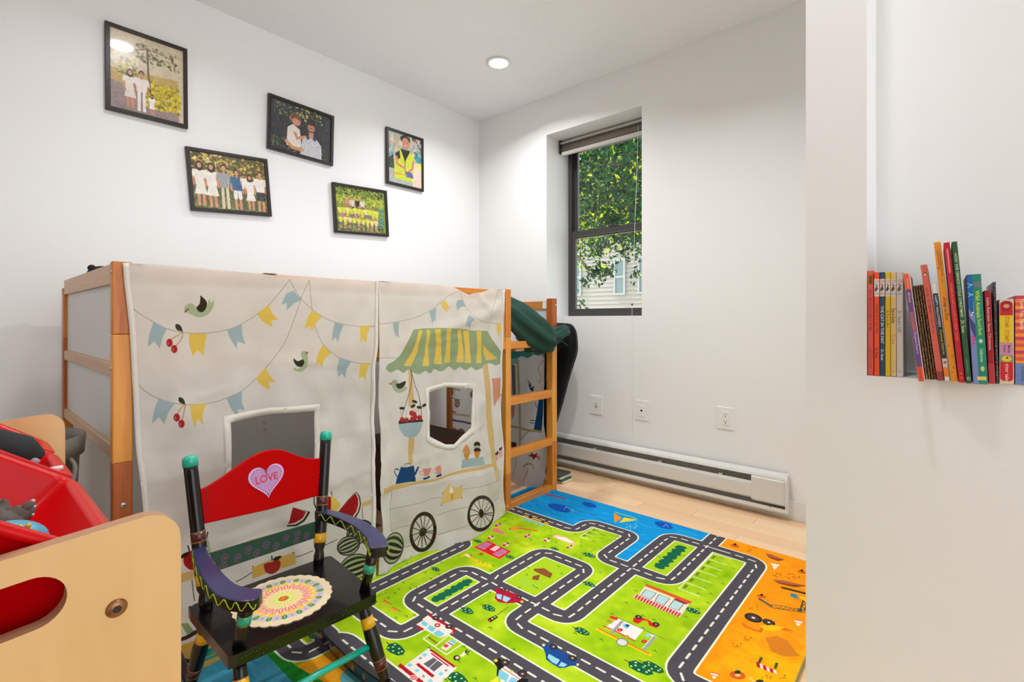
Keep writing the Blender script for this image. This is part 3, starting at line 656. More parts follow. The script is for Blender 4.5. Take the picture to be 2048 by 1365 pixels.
# desert things
for px_, py_, w in ((620, 170, 95), (760, 420, 170)):
    P(R4, (176, 96, 60), (px_-w, py_-40), (px_-w*.3, py_-28), (px_+w*.4, py_), (px_+w, py_+22), (px_+w*.3, py_+34), (px_-w*.5, py_)); P(R4, (146, 64, 22), (px_-w*.9, py_-22), (px_, py_+8), (px_+w, py_+26), (px_+w*.3, py_+36), (px_-w*.5, py_+6))
P(R4, (222, 130, 30), (525, 940), (640, 925), (740, 975), (800, 1060), (860, 1145), (700, 1130), (580, 1070), (560, 1000))
def tri(x, y):
    P(R4, (246, 236, 220), (x-48, y-22), (x+48, y), (x-8, y+50)); LN(R4, (230, 60, 40), .003, (x-40, y-18), (x+44, y+2)); LN(R4, (230, 60, 40), .003, (x-28, y+8), (x+22, y+20))
tri(625, 240); tri(850, 795); tri(45, 1290)
wheel(R4, 415, 752, .027, (80, 58, 56)); wheel(R4, 563, 797, .019, (80, 58, 56)); LN(R4, (228, 110, 10), .010, (320, 810), (340, 835), (430, 870), (480, 885), (500, 850)); P(R4, (226, 110, 10), (640, 850), (680, 835), (810, 890), (720, 880)); P(R4, (255, 190, 10), (480, 830), (600, 820), (720, 850), (620, 880), (520, 870))
LN(R4, (60, 52, 20), .012, (695, 462), (960, 530)); LN(R4, (40, 40, 30), .002, (700, 455), (960, 520)); P(R4, (70, 130, 160), (775, 512), (830, 525), (850, 575), (770, 545)); LN(R4, (90, 90, 96), .008, (470, 565), (590, 640)); LN(R4, (80, 70, 50), .004, (470, 575), (600, 655), (740, 680), (940, 710)); LN(R4, (90, 80, 60), .004, (590, 628), (700, 640), (860, 680)); LN(R4, (100, 86, 50), .002, *[(630+i*24, 640+i*3+(22 if i % 2 else 0)) for i in range(11)]); P(R4, (90, 90, 90), (840, 660), (890, 670), (885, 700), (835, 690))
LN(R4, (60, 56, 30), .004, (895, 580), (865, 680)); LN(R4, (60, 56, 30), .004, (935, 590), (905, 690)); LN(R4, (60, 56, 30), .003, (895, 590), (920, 620), (875, 640), (905, 670)); P(R4, (255, 190, 10), (850, 540), (950, 560), (940, 610), (870, 570))
for k in range(6): P(R4, (196, 16, 50) if k % 2 == 0 else (246, 226, 226), (440+k*32, 1170+k*16), (472+k*32, 1186+k*16), (482+k*32, 1234+k*14), (450+k*32, 1218+k*14))
LN(R4, (70, 80, 30), .007, (470, 1180), (492, 1135)); LN(R4, (70, 80, 30), .007, (625, 1240), (640, 1195))
(q,) = R4((265, 1300)); cv.ell(q, 16, 8, (220, 90, 40), 10); cv.ell((q[0], q[1]-6), 6, 4, (40, 60, 40)); cv.ell((q[0], q[1]), 6, 3, (250, 200, 90)); cv.ell((q[0]+22*2, q[1]+14), 8, 5, (40, 60, 40))
for x, y in ((240, 60), (880, 310), (495, 545)):
    (q,) = R4((x, y)); cv.ell(q, 9, 3, (210, 90, 30), 14); cv.ell((q[0], q[1]-3), 3, 2, (60, 30, 20))
for cx_, cy_ in ((400, 95), (370, 945), (260, 1010), (650, 335), (760, 350), (830, 370), (420, 650), (540, 1320), (700, 1340)):
    for i in range(7): (q,) = R4((cx_+random.uniform(-45, 45), cy_+random.uniform(-22, 22))); cv.ell(q, 1.5, .9, (170, 90, 10))
# benches, lamp posts
for x, y in ((745, 485), (845, 565)):
    P(R6, (238, 150, 60), (x-60, y-15), (x-35, y-35), (x+30, y), (x, y+25)); LN(R6, (120, 70, 20), .0025, (x-30, y-32), (x+50, y+12))
LN(R6, (60, 100, 30), .0025, (600, 430), (740, 370)); P(R6, (240, 200, 30), (570, 450), (600, 430), (610, 450)); LN(R6, (220, 190, 30), .0022, (925, 600), (990, 630), (970, 655))
cv.P = None
for _ in range(420):     # grass tufts
    x, y = random.uniform(.8, 2.15), random.uniform(.35, 1.8)
    i, j = int((y-cv.v0)/cv.res), int((x-cv.u0)/cv.res)
    if 0 <= i < cv.h and 0 <= j < cv.w:
        c = cv.a[i, j]
        if c[1] > 195 and c[0] < 205 and c[2] < 90:
            cv.line([(x, y-.008), (x+.003, y), (x, y+.008)], .0022, (40, 120, 40)); cv.line([(x, y), (x+.008, y+.002)], .002, (40, 120, 40))
cv.a *= (1+RNG.standard_normal(cv.a.shape[:2])[..., None].astype(np.float32)*.03)
M_rug = imat('town_rug_print', cv, .9, bump=.6, bscale=700, bdist=.0015, spec=.15)
M_rugedge = mat('rug_edge', (214, 206, 120), .9, bump=.4, bscale=400)
def rugz(x, y):
    z = .0015*math.sin(x*7+y*3)*math.sin(y*5)
    z += .012*max(0, 1-(y-RYa)/.12)**2*(.5+.5*math.sin((x-1.2)*5))
    return z
bm = bmesh.new(); nx, ny = 100, 80; G = []
for j in range(ny+1):
    G.append([bm.verts.new((RX0+(RX1-RX0)*i/nx, RYa+(RYb-RYa)*j/ny, RT+max(0, rugz(RX0+(RX1-RX0)*i/nx, RYa+(RYb-RYa)*j/ny)))) for i in range(nx+1)])
for j in range(ny):
    for i in range(nx): bm.faces.new([G[j][i], G[j][i+1], G[j+1][i+1], G[j+1][i]])
uvset(bm, cv, lambda c: (c.x, c.y))
rug = thing('play_rug', 'colourful play rug printed with a town, roads, sea and desert on the floor', 'rug', ((RX0+RX1)/2, (RYa+RYb)/2, 0))
obj('pile', bm, M_rug, rug, True)
bm = bmesh.new(); ring = [(RX0+(RX1-RX0)*i/nx, RYa) for i in range(nx+1)]+[(RX1, RYa+(RYb-RYa)*j/ny) for j in range(1, ny+1)]+[(RX0+(RX1-RX0)*i/nx, RYb) for i in range(nx-1, -1, -1)]+[(RX0, RYa+(RYb-RYa)*j/ny) for j in range(ny-1, 0, -1)]
a = [bm.verts.new((x, y, RT+max(0, rugz(x, y)))) for x, y in ring]; b = [bm.verts.new((x, y, .0008+max(0, rugz(x, y)))) for x, y in ring]
for i in range(len(ring)): bm.faces.new([a[i-1], a[i], b[i], b[i-1]])
bm.faces.new(b[::-1])
obj('edge_binding', bm, M_rugedge, rug)

# ---------------------------------------------------------------- bunk bed
FX0, FX1, FY, BYK = .292, 2.383, 1.728, 2.68
pines = [wood('pine_%d' % i, c1, c2, .38, axis=(1, 1, .07), scale=55, contrast=.7, coat=.06) for i, (c1, c2) in enumerate([((208, 126, 36), (166, 84, 16)), ((226, 154, 58), (200, 120, 36)), ((182, 92, 22), (136, 58, 10))])]
pineH = [wood('pine_rail_%d' % i, c1, c2, .38, axis=a, scale=55, contrast=.7, coat=.06) for i, (c1, c2, a) in enumerate([((214, 136, 46), (176, 94, 22), (.07, 1, 1)), ((208, 164, 118), (184, 136, 92), (1, .07, 1)), ((204, 128, 46), (164, 90, 26), (1, .07, 1))])]
M_board = mat('white_hardboard', (214, 212, 210), .45)
M_bolt = mat('bolt_nickel', (196, 190, 182), .3, metal=.9)
bed = thing('bunk_bed', 'pine loft bed with a ladder and printed play tent curtains along the picture wall', 'bed', ((FX0+FX1)/2, (FY+BYK)/2, 0))
def seg_post(name, x0, x1, y0, y1, cuts, ms):
    """finger-jointed post: lengths of different pine"""
    bm = bmesh.new(); cuts = [0]+cuts
    for i in range(len(cuts)-1):
        f0 = len(bm.faces); box(bm, x0, x1, y0, y1, cuts[i], cuts[i+1]); bm.faces.ensure_lookup_table()
        for f in bm.faces[f0:]: f.material_index = ms[i]
    return obj(name, bm, pines, bed, bevel=.003)
seg_post('post', FX0, FX0+.046, FY, FY+.03, [.62, .98, 1.185], [2, 1, 0])
seg_post('post', FX0, FX0+.03, BYK-.046, BYK, [.62, .95, 1.15], [0, 2, 0])
seg_post('post', 1.926, 1.967, FY, FY+.03, [.2, .93, 1.185], [0, 1, 0])
seg_post('post', FX1-.046, FX1, FY, FY+.045, [.3, .885, 1.15], [0, 1, 2])
seg_post('post', FX1-.04, FX1, BYK-.04, BYK, [.5, 1.13], [0, 0])
def rail(x0, x1, y0, y1, z0, z1, m, name='rail'): return obj(name, B(x0, x1, y0, y1, z0, z1), m, bed, bevel=.003)
rail(FX0+.046, 1.926, FY+.002, FY+.024, 1.135, 1.178, pineH[0])
rail(FX0+.046, FX1-.046, FY+.002, FY+.026, .866, .905, pineH[0])
rail(FX0+.046, FX1-.046, FY+.002, FY+.04, .002, .044, pineH[0])
rail(1.967, FX1-.046, FY+.002, FY+.03, .563, .609, pineH[0], 'rung'); rail(1.967, FX1-.046, FY+.002, FY+.03, .281, .324, pineH[0], 'rung')
for z0, z1 in ((.866, .905), (1.09, 1.145)): rail(FX0+.03, FX1-.04, BYK-.03, BYK-.006, z0, z1, pineH[0])
for z0, z1 in ((1.122, 1.18), (.862, .9)): rail(FX0+.002, FX0+.026, FY+.03, BYK-.046, z0, z1, pineH[1])
rail(FX0+.002, FX0+.046, FY+.03, BYK-.046, .63, .668, pineH[1])
rail(FX1-.03, FX1-.006, FY+.045, BYK-.04, 1.085, 1.136, pineH[2]); rail(FX1-.03, FX1-.006, FY+.045, BYK-.04, .862, .9, pineH[2]); rail(FX1-.03, FX1-.006, FY+.045, BYK-.04, .01, .05, pineH[2])
obj('end_board', B(FX0+.012, FX0+.016, FY+.03, BYK-.046, .9, 1.122), M_board, bed)
obj('end_board', B(FX0+.012, FX0+.016, FY+.03, BYK-.046, .668, .862), M_board, bed)
obj('end_board', B(FX1-.02, FX1-.016, FY+.045, BYK-.04, .9, 1.085), M_board, bed)
obj('side_board', B(FX0+.046, 1.926, FY+.012, FY+.016, .905, 1.135), mat('tan_board', (206, 180, 140), .5), bed)
obj('side_board', B(FX0+.03, FX1-.04, BYK-.016, BYK-.012, .905, 1.09), M_board, bed)
for i in range(13):
    x = FX0+.1+i*.15; obj('slat', B(x, x+.07, FY+.03, BYK-.032, .848, .862), pineH[1], bed)
for x, y, z, d in ((FX0, FY+.014, 1.155, 'x'), (FX0, FY+.014, .885, 'x'), (FX0, BYK-.02, 1.14, 'x'), (FX0, BYK-.02, .88, 'x'), (FX0+.036, FY, 1.15, 'y'), (FX0+.025, FY, .5, 'y'), (FX1-.012, FY, .3, 'y'), (1.94, FY, .03, 'y'), (FX1-.012, FY, 1.11, 'y'), (FX1-.02, FY, .88, 'y'), (FX1-.035, FY, .02, 'y')):
    e = Vector((-.003, 0, 0)) if d == 'x' else Vector((0, -.003, 0)); p = Vector((x, y, z)); r = .0085 if z == .5 else .006
    o = obj('bolt', TB([p+e*-.6, p+e*.3, p+e], [r, r, r*.6], 14), M_bolt, bed, True)
    obj('bolt_socket', TB([p+e, p+e*1.1], .0028 if z == .5 else .002, 6), M_dark, o)
obj('paper_sticker', B(FX1-.0305, FX1-.030, FY+.05, FY+.085, 1.09, 1.132), M_white, bed)
mt = obj('mattress', B(FX0+.05, FX1-.04, FY+.035, BYK-.035, .864, .975), mat('mattress_ticking', (206, 208, 214), .8, bump=.3, bscale=80), smooth=False, bevel=.03, seg=4, label='pale grey mattress lying on the bed slats behind the ladder opening', cat='mattress')

# ---- tent curtains
CU = Canvas(.27, -.06, 2.0, 1.2, .00125, (230, 224, 216))
def nz3(x, z, k): return MN.noise(Vector((x*k, z*k*.8, 3.1*k)))
def fY(X, Z):
    """drape of the curtain: how far it stands forward of the bed front"""
    y = FY-.008
    a = max(0, min(1, (.62-Z)/.62)); y -= .125*math.exp(-((X-.46)/.22)**2)*a*a
    y -= .010*a*(1+math.sin(X*9))*.5
    fall = max(0, min(1, (1.16-Z)/.5))
    y -= fall*(.004*math.sin(X*23+1.3)+.0035*math.sin(X*41+Z*3)+.003*math.sin(X*13-Z*5))*1.0
    y -= .078*math.exp(-((X-1.6)/.34)**2)*a**1.4+.03*math.exp(-((X-1.15)/.14)**2)*a
    y -= fall*(.02*nz3(X, Z, 4)+.011*nz3(X, Z, 10)+.003*nz3(X, Z, 28))
    for xc, zc, sl, am in ((.5, .78, .25, .005), (.9, .86, -.12, .005), (1.5, .93, .1, .006), (.62, .47, .15, .006), (1.02, .42, .2, .006), (1.7, .5, .12, .006), (1.35, .42, .05, .005)):
        y -= am*math.exp(-((Z-zc-sl*(X-xc))/.007)**2)*math.exp(-((X-xc)/.16)**2)
    y += .003*math.exp(-((Z-1.13)/.012)**2)
    for xs in (1.12, 1.145): y -= .012*math.exp(-((X-xs)/.03)**2)*fall
    if X > 1.13:                      # sagging folds at the top right
        y -= .010*math.exp(-((Z-1.08-.25*(X-1.9))/.03)**2)*max(0, min(1, (X-1.2)/.2))
        d = (Z-1.14)-(-.9*(X-1.72) if X < 1.8 else -.07+.6*(X-1.8)); y -= .008*math.exp(-(d/.02)**2)
    for zc in (.56+.05*(X-.5), .30+.03*X): y -= .0035*math.exp(-((Z-zc)/.006)**2)
    return y
def onC(px, py):
    Y = FY-.01
    for _ in range(7): X, Z = ony(px, py, Y); Y = Y*.3+.7*fY(X, Z)
    return ony(px, py, Y)
CU.P = onC
c3, cL, cR, cB, cW, cC = T(340, 850, 2.65), T(220, 510, 3.593), T(740, 550, 3.9), T(740, 850, 4.137), T(600, 960, 6.206), T(760, 900, 8.192)
cG = T(340, 1050, 4.333)
BLK, TAN, LB, YL, GR, RED, NAVY, SAGE = (34, 26, 20), (222, 186, 122), (168, 190, 196), (238, 204, 92), (152, 172, 130), (172, 16, 24), (20, 72, 122), (176, 190, 150)
def cp(tr, col, *pts, al=1): CU.poly(tr(*pts), col, al)
def cl(tr, col, w, *pts, sm=True, al=1, closed=False):
    p = tr(*pts)
    if sm and len(p) > 2: p = [tuple(v) for v in bspl([(a, b) for a, b in p], 6)]
    CU.line(p, w, col, al, closed)
def ce(tr, x, y, rx, ry, col, rot=0):
    (q,) = tr((x, y)); CU.ell(q, rx, ry, col, rot)
CU.noise(2.2, 40)
# garlands on the left curtain
STR = (176, 168, 146)
cl(cL, STR, .0022, (80, 290), (180, 400), (310, 480), (420, 535), (560, 562), (700, 562), (840, 540), (950, 495), (1060, 425), (1140, 360), (1220, 270), (1290, 178))
cl(cL, STR, .0022, (1290, 178), (1330, 250), (1400, 345), (1520, 440), (1620, 485), (1760, 512), (1920, 512)); cl(cL, STR, .0022, (150, 870), (240, 970), (340, 1030), (480, 1070), (600, 1078), (740, 1062), (850, 1025), (950, 975), (1050, 890), (1130, 800), (1250, 640), (1320, 470), (1380, 300), (1432, 180))
cl(cL, STR, .0022, (1432, 180), (1445, 330), (1470, 500), (1530, 640), (1640, 735), (1760, 775), (1900, 782))
for col, q in ((LB, [(312, 482), (410, 530), (375, 600), (358, 675), (318, 622), (270, 665), (280, 580)]), (YL, [(568, 565), (698, 568), (680, 650), (672, 725), (628, 684), (596, 733), (568, 640)]), (LB, [(840, 540), (948, 500), (950, 570), (972, 642), (915, 622), (912, 678), (862, 600)]),
               (YL, [(1056, 428), (1140, 360), (1165, 420), (1212, 470), (1160, 470), (1168, 520), (1110, 490)]), (LB, [(1318, 256), (1378, 325), (1320, 350), (1270, 400), (1270, 345), (1230, 360), (1265, 280)]), (YL, [(1450, 400), (1525, 445), (1475, 495), (1452, 548), (1438, 515), (1398, 528), (1420, 450)]),
               (LB, [(1618, 486), (1680, 498), (1655, 560), (1640, 628), (1618, 595), (1592, 622), (1600, 550)]), (YL, [(1800, 512), (1870, 514), (1850, 570), (1840, 635), (1820, 605), (1802, 630), (1798, 570)]), (LB, [(348, 1036), (465, 1065), (420, 1130), (390, 1220), (352, 1165), (300, 1218), (315, 1120)]),
               (YL, [(575, 1080), (690, 1070), (665, 1150), (670, 1226), (630, 1178), (608, 1240), (585, 1160)]), (LB, [(838, 1032), (950, 972), (946, 1060), (970, 1118), (920, 1110), (915, 1165), (865, 1100)]), (YL, [(1050, 888), (1118, 810), (1150, 870), (1190, 914), (1140, 915), (1148, 970), (1085, 940)]),
               (YL, [(1530, 645), (1588, 705), (1540, 750), (1520, 808), (1508, 775), (1476, 794), (1495, 710)]), (LB, [(1650, 738), (1735, 765), (1700, 820), (1692, 885), (1665, 855), (1638, 880), (1634, 800)]), (YL, [(1796, 782), (1870, 784), (1842, 840), (1835, 905), (1815, 870), (1790, 895), (1795, 830)])): cp(cL, col, *q)
def sm(*p): return [tuple(v) for v in bspl(list(p)+[p[0]], 5)]
# birds
cp(cL, SAGE, *sm((535, 405), (540, 370), (570, 350), (605, 360), (640, 395), (690, 385), (712, 320), (725, 345), (745, 325), (740, 380), (700, 430), (640, 450), (590, 432), (550, 412))); cp(cL, BLK, *sm((650, 292), (690, 330), (695, 370), (670, 408), (640, 408), (622, 380), (645, 350)))
cp(cL, (160, 80, 40), (545, 392), (562, 398), (545, 412), (530, 418)); ce(cL, 562, 390, 1.3, 1.3, (20, 20, 20))
cp(cL, SAGE, *sm((1420, 700), (1395, 690), (1372, 710), (1382, 750), (1390, 790), (1350, 820), (1318, 810), (1330, 835), (1375, 840), (1410, 810), (1422, 760))); cp(cL, (38, 52, 38), *sm((1318, 742), (1350, 765), (1385, 752), (1396, 775), (1375, 805), (1345, 800), (1325, 775))); cp(cL, (170, 90, 60), (1410, 700), (1432, 696), (1415, 712)); ce(cL, 1408, 708, 1, 1, (20, 20, 20))
cR_ = cR
cp(cR, SAGE, *sm((165, 850), (175, 822), (205, 820), (225, 845), (235, 880), (275, 870), (290, 885), (270, 905), (230, 922), (190, 905))); cp(cR, BLK, *sm((200, 848), (225, 850), (275, 830), (272, 860), (240, 888), (212, 880))); cp(cR, (200, 90, 60), (145, 850), (165, 840), (168, 862)); ce(cR, 186, 838, .9, .9, (20, 20, 20))
# cherries
def cherry(x, y, lx, ly, s=1):
    cp(cL, (40, 44, 34), *sm((x, y), (x-16*s, y-40*s), (x-48*s, y-52*s), (x-50*s, y-22*s), (x-28*s, y-4*s)))
    cl(cL, (190, 140, 50), .0022, (x, y), (x-30*s, y+25*s), (lx, ly-20)); cl(cL, (190, 140, 50), .0022, (x, y), (x-10*s, y+55*s), (lx+36, ly+30))
    for a, b in ((lx, ly), (lx+34, ly+45)):
        ce(cL, a, b, 6.2, 8, (178, 12, 26)); cl(cL, (236, 190, 180), .0015, (a-10, b-4), (a-8, b+12))
cherry(523, 550, 428, 633); cherry(542, 1074, 480, 1170, .95)
# right curtain: garland, awning
cl(cR, STR, .0022, (60, 385), (200, 370), (350, 335), (470, 280), (560, 210), (620, 160), (700, 125)); cl(cR, STR, .0022, (700, 125), (740, 240), (820, 330), (900, 370), (1040, 382)); cl(cR, STR, .002, (80, 648), (280, 650))
cl(cR, STR, .002, (1000, 130), (960, 260), (900, 520)); cl(cR, STR, .002, (0, 405), (60, 405))
for col, q in ((LB, [(178, 375), (228, 365), (222, 430), (228, 498), (205, 470), (208, 500), (188, 440)]), (LB, [(462, 285), (520, 256), (512, 320), (514, 365), (495, 355), (488, 390), (475, 340)]), (YL, [(552, 220), (590, 198), (605, 235), (628, 262), (602, 264), (604, 296), (570, 262)]), (LB, [(680, 200), (722, 190), (748, 248), (710, 250), (684, 282), (670, 235)]), (LB, [(775, 312), (822, 350), (790, 375), (778, 425), (765, 395), (742, 408), (758, 340)]), (YL, [(986, 378), (1022, 380), (1020, 430), (1006, 480), (992, 440)])): cp(cR, col, *q)
top = [(340, 428), (420, 418), (560, 415), (700, 420), (800, 435), (915, 438)]
scal = [(1035, 620), (1030, 670), (985, 708), (940, 690), (905, 700), (870, 728), (825, 745), (790, 720), (745, 745), (700, 720), (660, 745), (615, 715), (580, 745), (540, 752), (500, 735), (470, 770), (430, 750), (385, 775), (340, 765), (300, 740), (260, 765), (215, 740), (165, 762), (125, 735), (140, 700), (190, 670), (240, 620), (290, 530)]
cp(cR, GR, *(top+[(950, 500), (1000, 570)]+[tuple(v) for v in bspl(scal, 4)]))
for q in ([(380, 432), (410, 430), (380, 540), (375, 590), (320, 712), (262, 712), (330, 600)], [(440, 430), (470, 430), (455, 600), (462, 712), (408, 712), (430, 600)], [(505, 424), (552, 424), (555, 550), (560, 700), (498, 695), (515, 560)], [(600, 420), (636, 420), (625, 600), (625, 685), (580, 688), (595, 560)], [(685, 425), (712, 430), (728, 600), (730, 685), (672, 682), (690, 560)], [(728, 432), (770, 436), (780, 600), (790, 688), (738, 690), (742, 560)], [(830, 440), (868, 440), (870, 600), (868, 690), (828, 690), (838, 560)], [(882, 545), (930, 600), (995, 655), (905, 668), (885, 610)]): cp(cR, YL, *q)
# poles, basket
cp(cR, TAN, (300, 745), (322, 745), (350, 1030), (300, 1030)); cp(cR, TAN, (305, 1270), (346, 1270), (338, 1400), (300, 1400)); cp(cR, TAN, (880, 705), (918, 690), (945, 1000), (970, 1365), (1010, 1600), (985, 1610), (925, 1300), (900, 950))
cp(cB, TAN, (320, 110), (365, 110), (350, 320), (318, 320)); cp(cB, TAN, (980, 0), (1016, 0), (1045, 330), (1010, 330))
cl(cR, (96, 50, 30), .0024, (318, 740), (325, 820), (300, 940), (245, 1110)); cl(cR, (96, 50, 30), .0024, (318, 740), (350, 860), (385, 960), (405, 1130))
cp(cR, LB, (222, 1165), (412, 1145), (395, 1215), (360, 1262), (310, 1275), (262, 1255), (232, 1210)); cp(cR, BLK, (225, 1140), (413, 1130), (413, 1146), (225, 1165))
for x, y in ((250, 1130), (285, 1135), (325, 1080), (350, 1110), (330, 1125), (385, 1115), (345, 1090)): ce(cR, x, y, 4.6, 5.4, (180, 20, 24)); cl(cR, (214, 150, 60), .0018, (x, y-10), (x+random.uniform(-20, 20), y-70))
for x, y, r in ((250, 1042, 0), (348, 990, 20), (335, 1025, -30), (385, 1035, 10), (425, 1018, -30)): ce(cR, x, y, 5.5, 2.8, (34, 34, 26), r)
# fruit and ice cream at the right edge
cp(cR, (226, 152, 124), (948, 810), (1040, 802), (1045, 910), (970, 1030)); cp(cR, (214, 150, 60), (990, 930), (1020, 870), (1028, 890), (1000, 950))
# window sill goods
cp(cC, NAVY, (255, 565), (275, 470), (310, 380), (345, 280), (400, 275), (520, 265), (555, 265), (570, 380), (582, 520)); cp(cC, NAVY, (560, 390), (620, 275), (645, 278), (585, 420)); cl(cC, NAVY, .0042, (310, 330), (260, 315), (238, 370), (280, 440)); cl(cC, (120, 80, 50), .0024, (402, 270), (410, 235), (500, 225), (510, 262), sm=False)
cp(cC, (222, 214, 204), *sm((345, 285), (430, 262), (530, 262), (440, 290)))
cp(cC, (226, 150, 136), (700, 310), (850, 298), (800, 430), (730, 435)); cl(cC, (226, 150, 136), .0028, (705, 360), (660, 355), (660, 400), (715, 415)); cp(cC, NAVY, (705, 468), (825, 428), (815, 460), (715, 498)); cp(cC, (226, 150, 136), (900, 290), (995, 250), (1000, 400), (930, 415)); cl(cC, (226, 150, 136), .0026, (905, 330), (875, 330), (885, 370), (925, 385)); cp(cC, NAVY, (920, 425), (1005, 392), (1008, 430), (925, 455))
for x in (650, 780): cl(cC, (190, 186, 176), .0014, (x, 280), (x+18, 230), (x-12, 200), (x+10, 165))
cp(cC, LB, (1340, 165), (1690, 115), (1725, 245), (1330, 310))
cp(cB, (226, 150, 100), (765, 230), (775, 190), (797, 160), (820, 190), (832, 235)); cp(cB, (206, 146, 60), (775, 238), (828, 232), (812, 290), (790, 292)); ce(cB, 886, 165, 6.5, 6, (30, 26, 24)); ce(cB, 886, 188, 6.2, 4, (176, 186, 150)); ce(cB, 888, 212, 7, 5, (36, 26, 22)); cp(cB, (206, 140, 50), (860, 222), (916, 218), (900, 275), (876, 278)); cp(cB, (226, 170, 150), (1035, 250), (1060, 230), (1060, 280), (1045, 310)); cp(cB, (40, 30, 26), (1035, 240), (1060, 215), (1065, 240), (1040, 255)); cp(cB, (232, 180, 180), (1068, 205), (1092, 190), (1092, 260), (1070, 280)); cp(cB, (40, 30, 26), (1066, 200), (1092, 180), (1092, 205), (1072, 215))
# counter and cart
cp(cC, TAN, (60, 640), (200, 580), (480, 540), (760, 495), (980, 460), (1120, 400), (1300, 340), (1560, 290), (1900, 215), (1915, 260), (1600, 345), (1340, 385), (1150, 425), (1010, 485), (760, 545), (460, 610), (200, 670), (65, 735))
cl(cB, (110, 96, 80), .002, (180, 550), (168, 700), (172, 880)); cl(cB, (110, 96, 80), .002, (168, 700), (300, 672), (430, 645), (500, 615), (590, 602)); cl(cB, (110, 96, 80), .002, (770, 535), (900, 515), (1000, 490), (1080, 450)); cl(cB, (110, 96, 80), .002, (172, 880), (250, 850), (350, 828)); cl(cB, (110, 96, 80), .002, (550, 752), (680, 708), (810, 680)); cl(cB, (110, 96, 80), .002, (280, 1015), (340, 1000)); cl(cB, (110, 96, 80), .002, (560, 912), (680, 876), (830, 830)); cl(cB, (110, 96, 80), .002, (1030, 630), (1070, 600))
CU.poly([CU.P(*q) for q in cB((180, 560), (1085, 370), (1080, 560), (1000, 800), (560, 905), (280, 1010), (172, 880))], (206, 200, 192), .5, raw=True)
cp(cB, (226, 194, 120), (600, 565), (660, 490), (700, 520), (762, 508), (765, 605), (700, 625), (585, 672)); cp(cB, (214, 150, 50), (665, 570), (695, 565), (678, 638)); cp(cB, (240, 236, 226), (665, 500), (690, 545), (680, 575), (658, 560))
for x, y in ((602, 568), (753, 508), (762, 606), (592, 668)): ce(cB, x, y, .9, .9, (30, 24, 18))
def cwheel(cx, cy, rx, ry, rot, col=(38, 28, 20), w=.016, tr=cB):
    (q,) = tr((cx, cy)); n = 40; pts = []; ct, st = math.cos(math.radians(rot)), math.sin(math.radians(rot))
    k = 1/4.137
    for i in range(n):
        a = 2*math.pi*i/n; x, y = rx*math.cos(a)*k, ry*math.sin(a)*k; pts.append(onC(q[0]+x*ct-y*st, q[1]+x*st+y*ct))
    c0 = onC(*q)
    for i in range(0, n, 3):
        CU.line([c0, tuple((Vector(c0)*.45+Vector(pts[i])*.55)+Vector((random.uniform(-.002, .002), random.uniform(-.002, .002)))), pts[i]], .0032, col, raw=True)
    CU.line(pts, w, col, closed=True, raw=True); CU.ell(c0, .016, .019, col, raw=True)
cwheel(438, 888, 98, 152, 8); cwheel(920, 735, 102, 136, 10)
def melon(tr, cx, cy, rx, ry, rot, n=6):
    k = {cW: 1/6.206, cB: 1/4.137}[tr]; (q,) = tr((cx, cy)); ct, st = math.cos(math.radians(rot)), math.sin(math.radians(rot))
    def at(u, v): x, y = rx*u*k, ry*v*k; return (q[0]+x*ct-y*st, q[1]+x*st+y*ct)
    ol = [at(math.cos(2*math.pi*i/36), math.sin(2*math.pi*i/36)) for i in range(36)]
    CU.poly(ol, (172, 188, 150))
    for s in (-.66, -.22, .22, .66):
        p = []
        for i in range(13): u = -1+2*i/12; b = math.sqrt(max(0, 1-u*u)); p.append(at(u, b*(s+.10)))
        for i in range(13): u = 1-2*i/12; b = math.sqrt(max(0, 1-u*u)); p.append(at(u, b*(s-.13)))
        CU.poly(p, (30, 30, 20))
    CU.line(ol, .0045, (30, 30, 20), closed=True)
melon(cB, 192, 1022, 80, 130, 14)
melon(cW, 740, 650, 170, 130, -38); melon(cW, 600, 820, 140, 112, -25); melon(cW, 690, 1080, 190, 150, -20)
# slices, pear, apples, counter of the left curtain
def slice_(tr, a, b, c, ctrl):
    cp(tr, (172, 22, 26), a, b, *ctrl, c)
W_ = cW
cp(cW, (34, 44, 30), (700, 150), (745, 210), (758, 300), (735, 400), (680, 490), (610, 560), (540, 600), (380, 498)); cp(cW, (226, 218, 190), (700, 160), (735, 220), (745, 300), (720, 395), (665, 480), (600, 545), (540, 580), (385, 496)); cp(cW, (170, 22, 26), (690, 172), (722, 240), (724, 310), (700, 390), (650, 460), (590, 515), (520, 552), (388, 492))
for _ in range(26):
    t_ = random.random(); s_ = random.uniform(.1, .8); x = 400+(690-400)*t_+s_*70; y = 480+(190-480)*t_+s_*90; ce(cW, x, y, .5, .8, (60, 10, 14))
cp(cW, YL, (392, 190), (430, 220), (460, 260), (500, 290), (500, 330), (440, 400), (380, 470), (340, 500), (330, 470), (370, 400), (380, 320), (385, 250)); cl(cW, BLK, .003, (395, 190), (388, 150)); cp(cW, (170, 22, 26), (330, 212), (385, 212), (380, 380), (330, 425)); cl(cW, (34, 44, 30), .004, (178, 200), (178, 300), (230, 390), (330, 430), (380, 400))
cp(c3, (34, 44, 30), (652, 438), (745, 463), (715, 510), (670, 538), (618, 540)); cp(c3, (226, 218, 190), (652, 438), (732, 462), (705, 505), (665, 530), (620, 533)); cp(c3, (170, 22, 26), (652, 438), (722, 462), (700, 497), (662, 520), (625, 527))
cp(cW, TAN, (765, 290), (888, 248), (888, 300), (768, 345)); cl(cW, (110, 96, 80), .002, (770, 345), (778, 480))
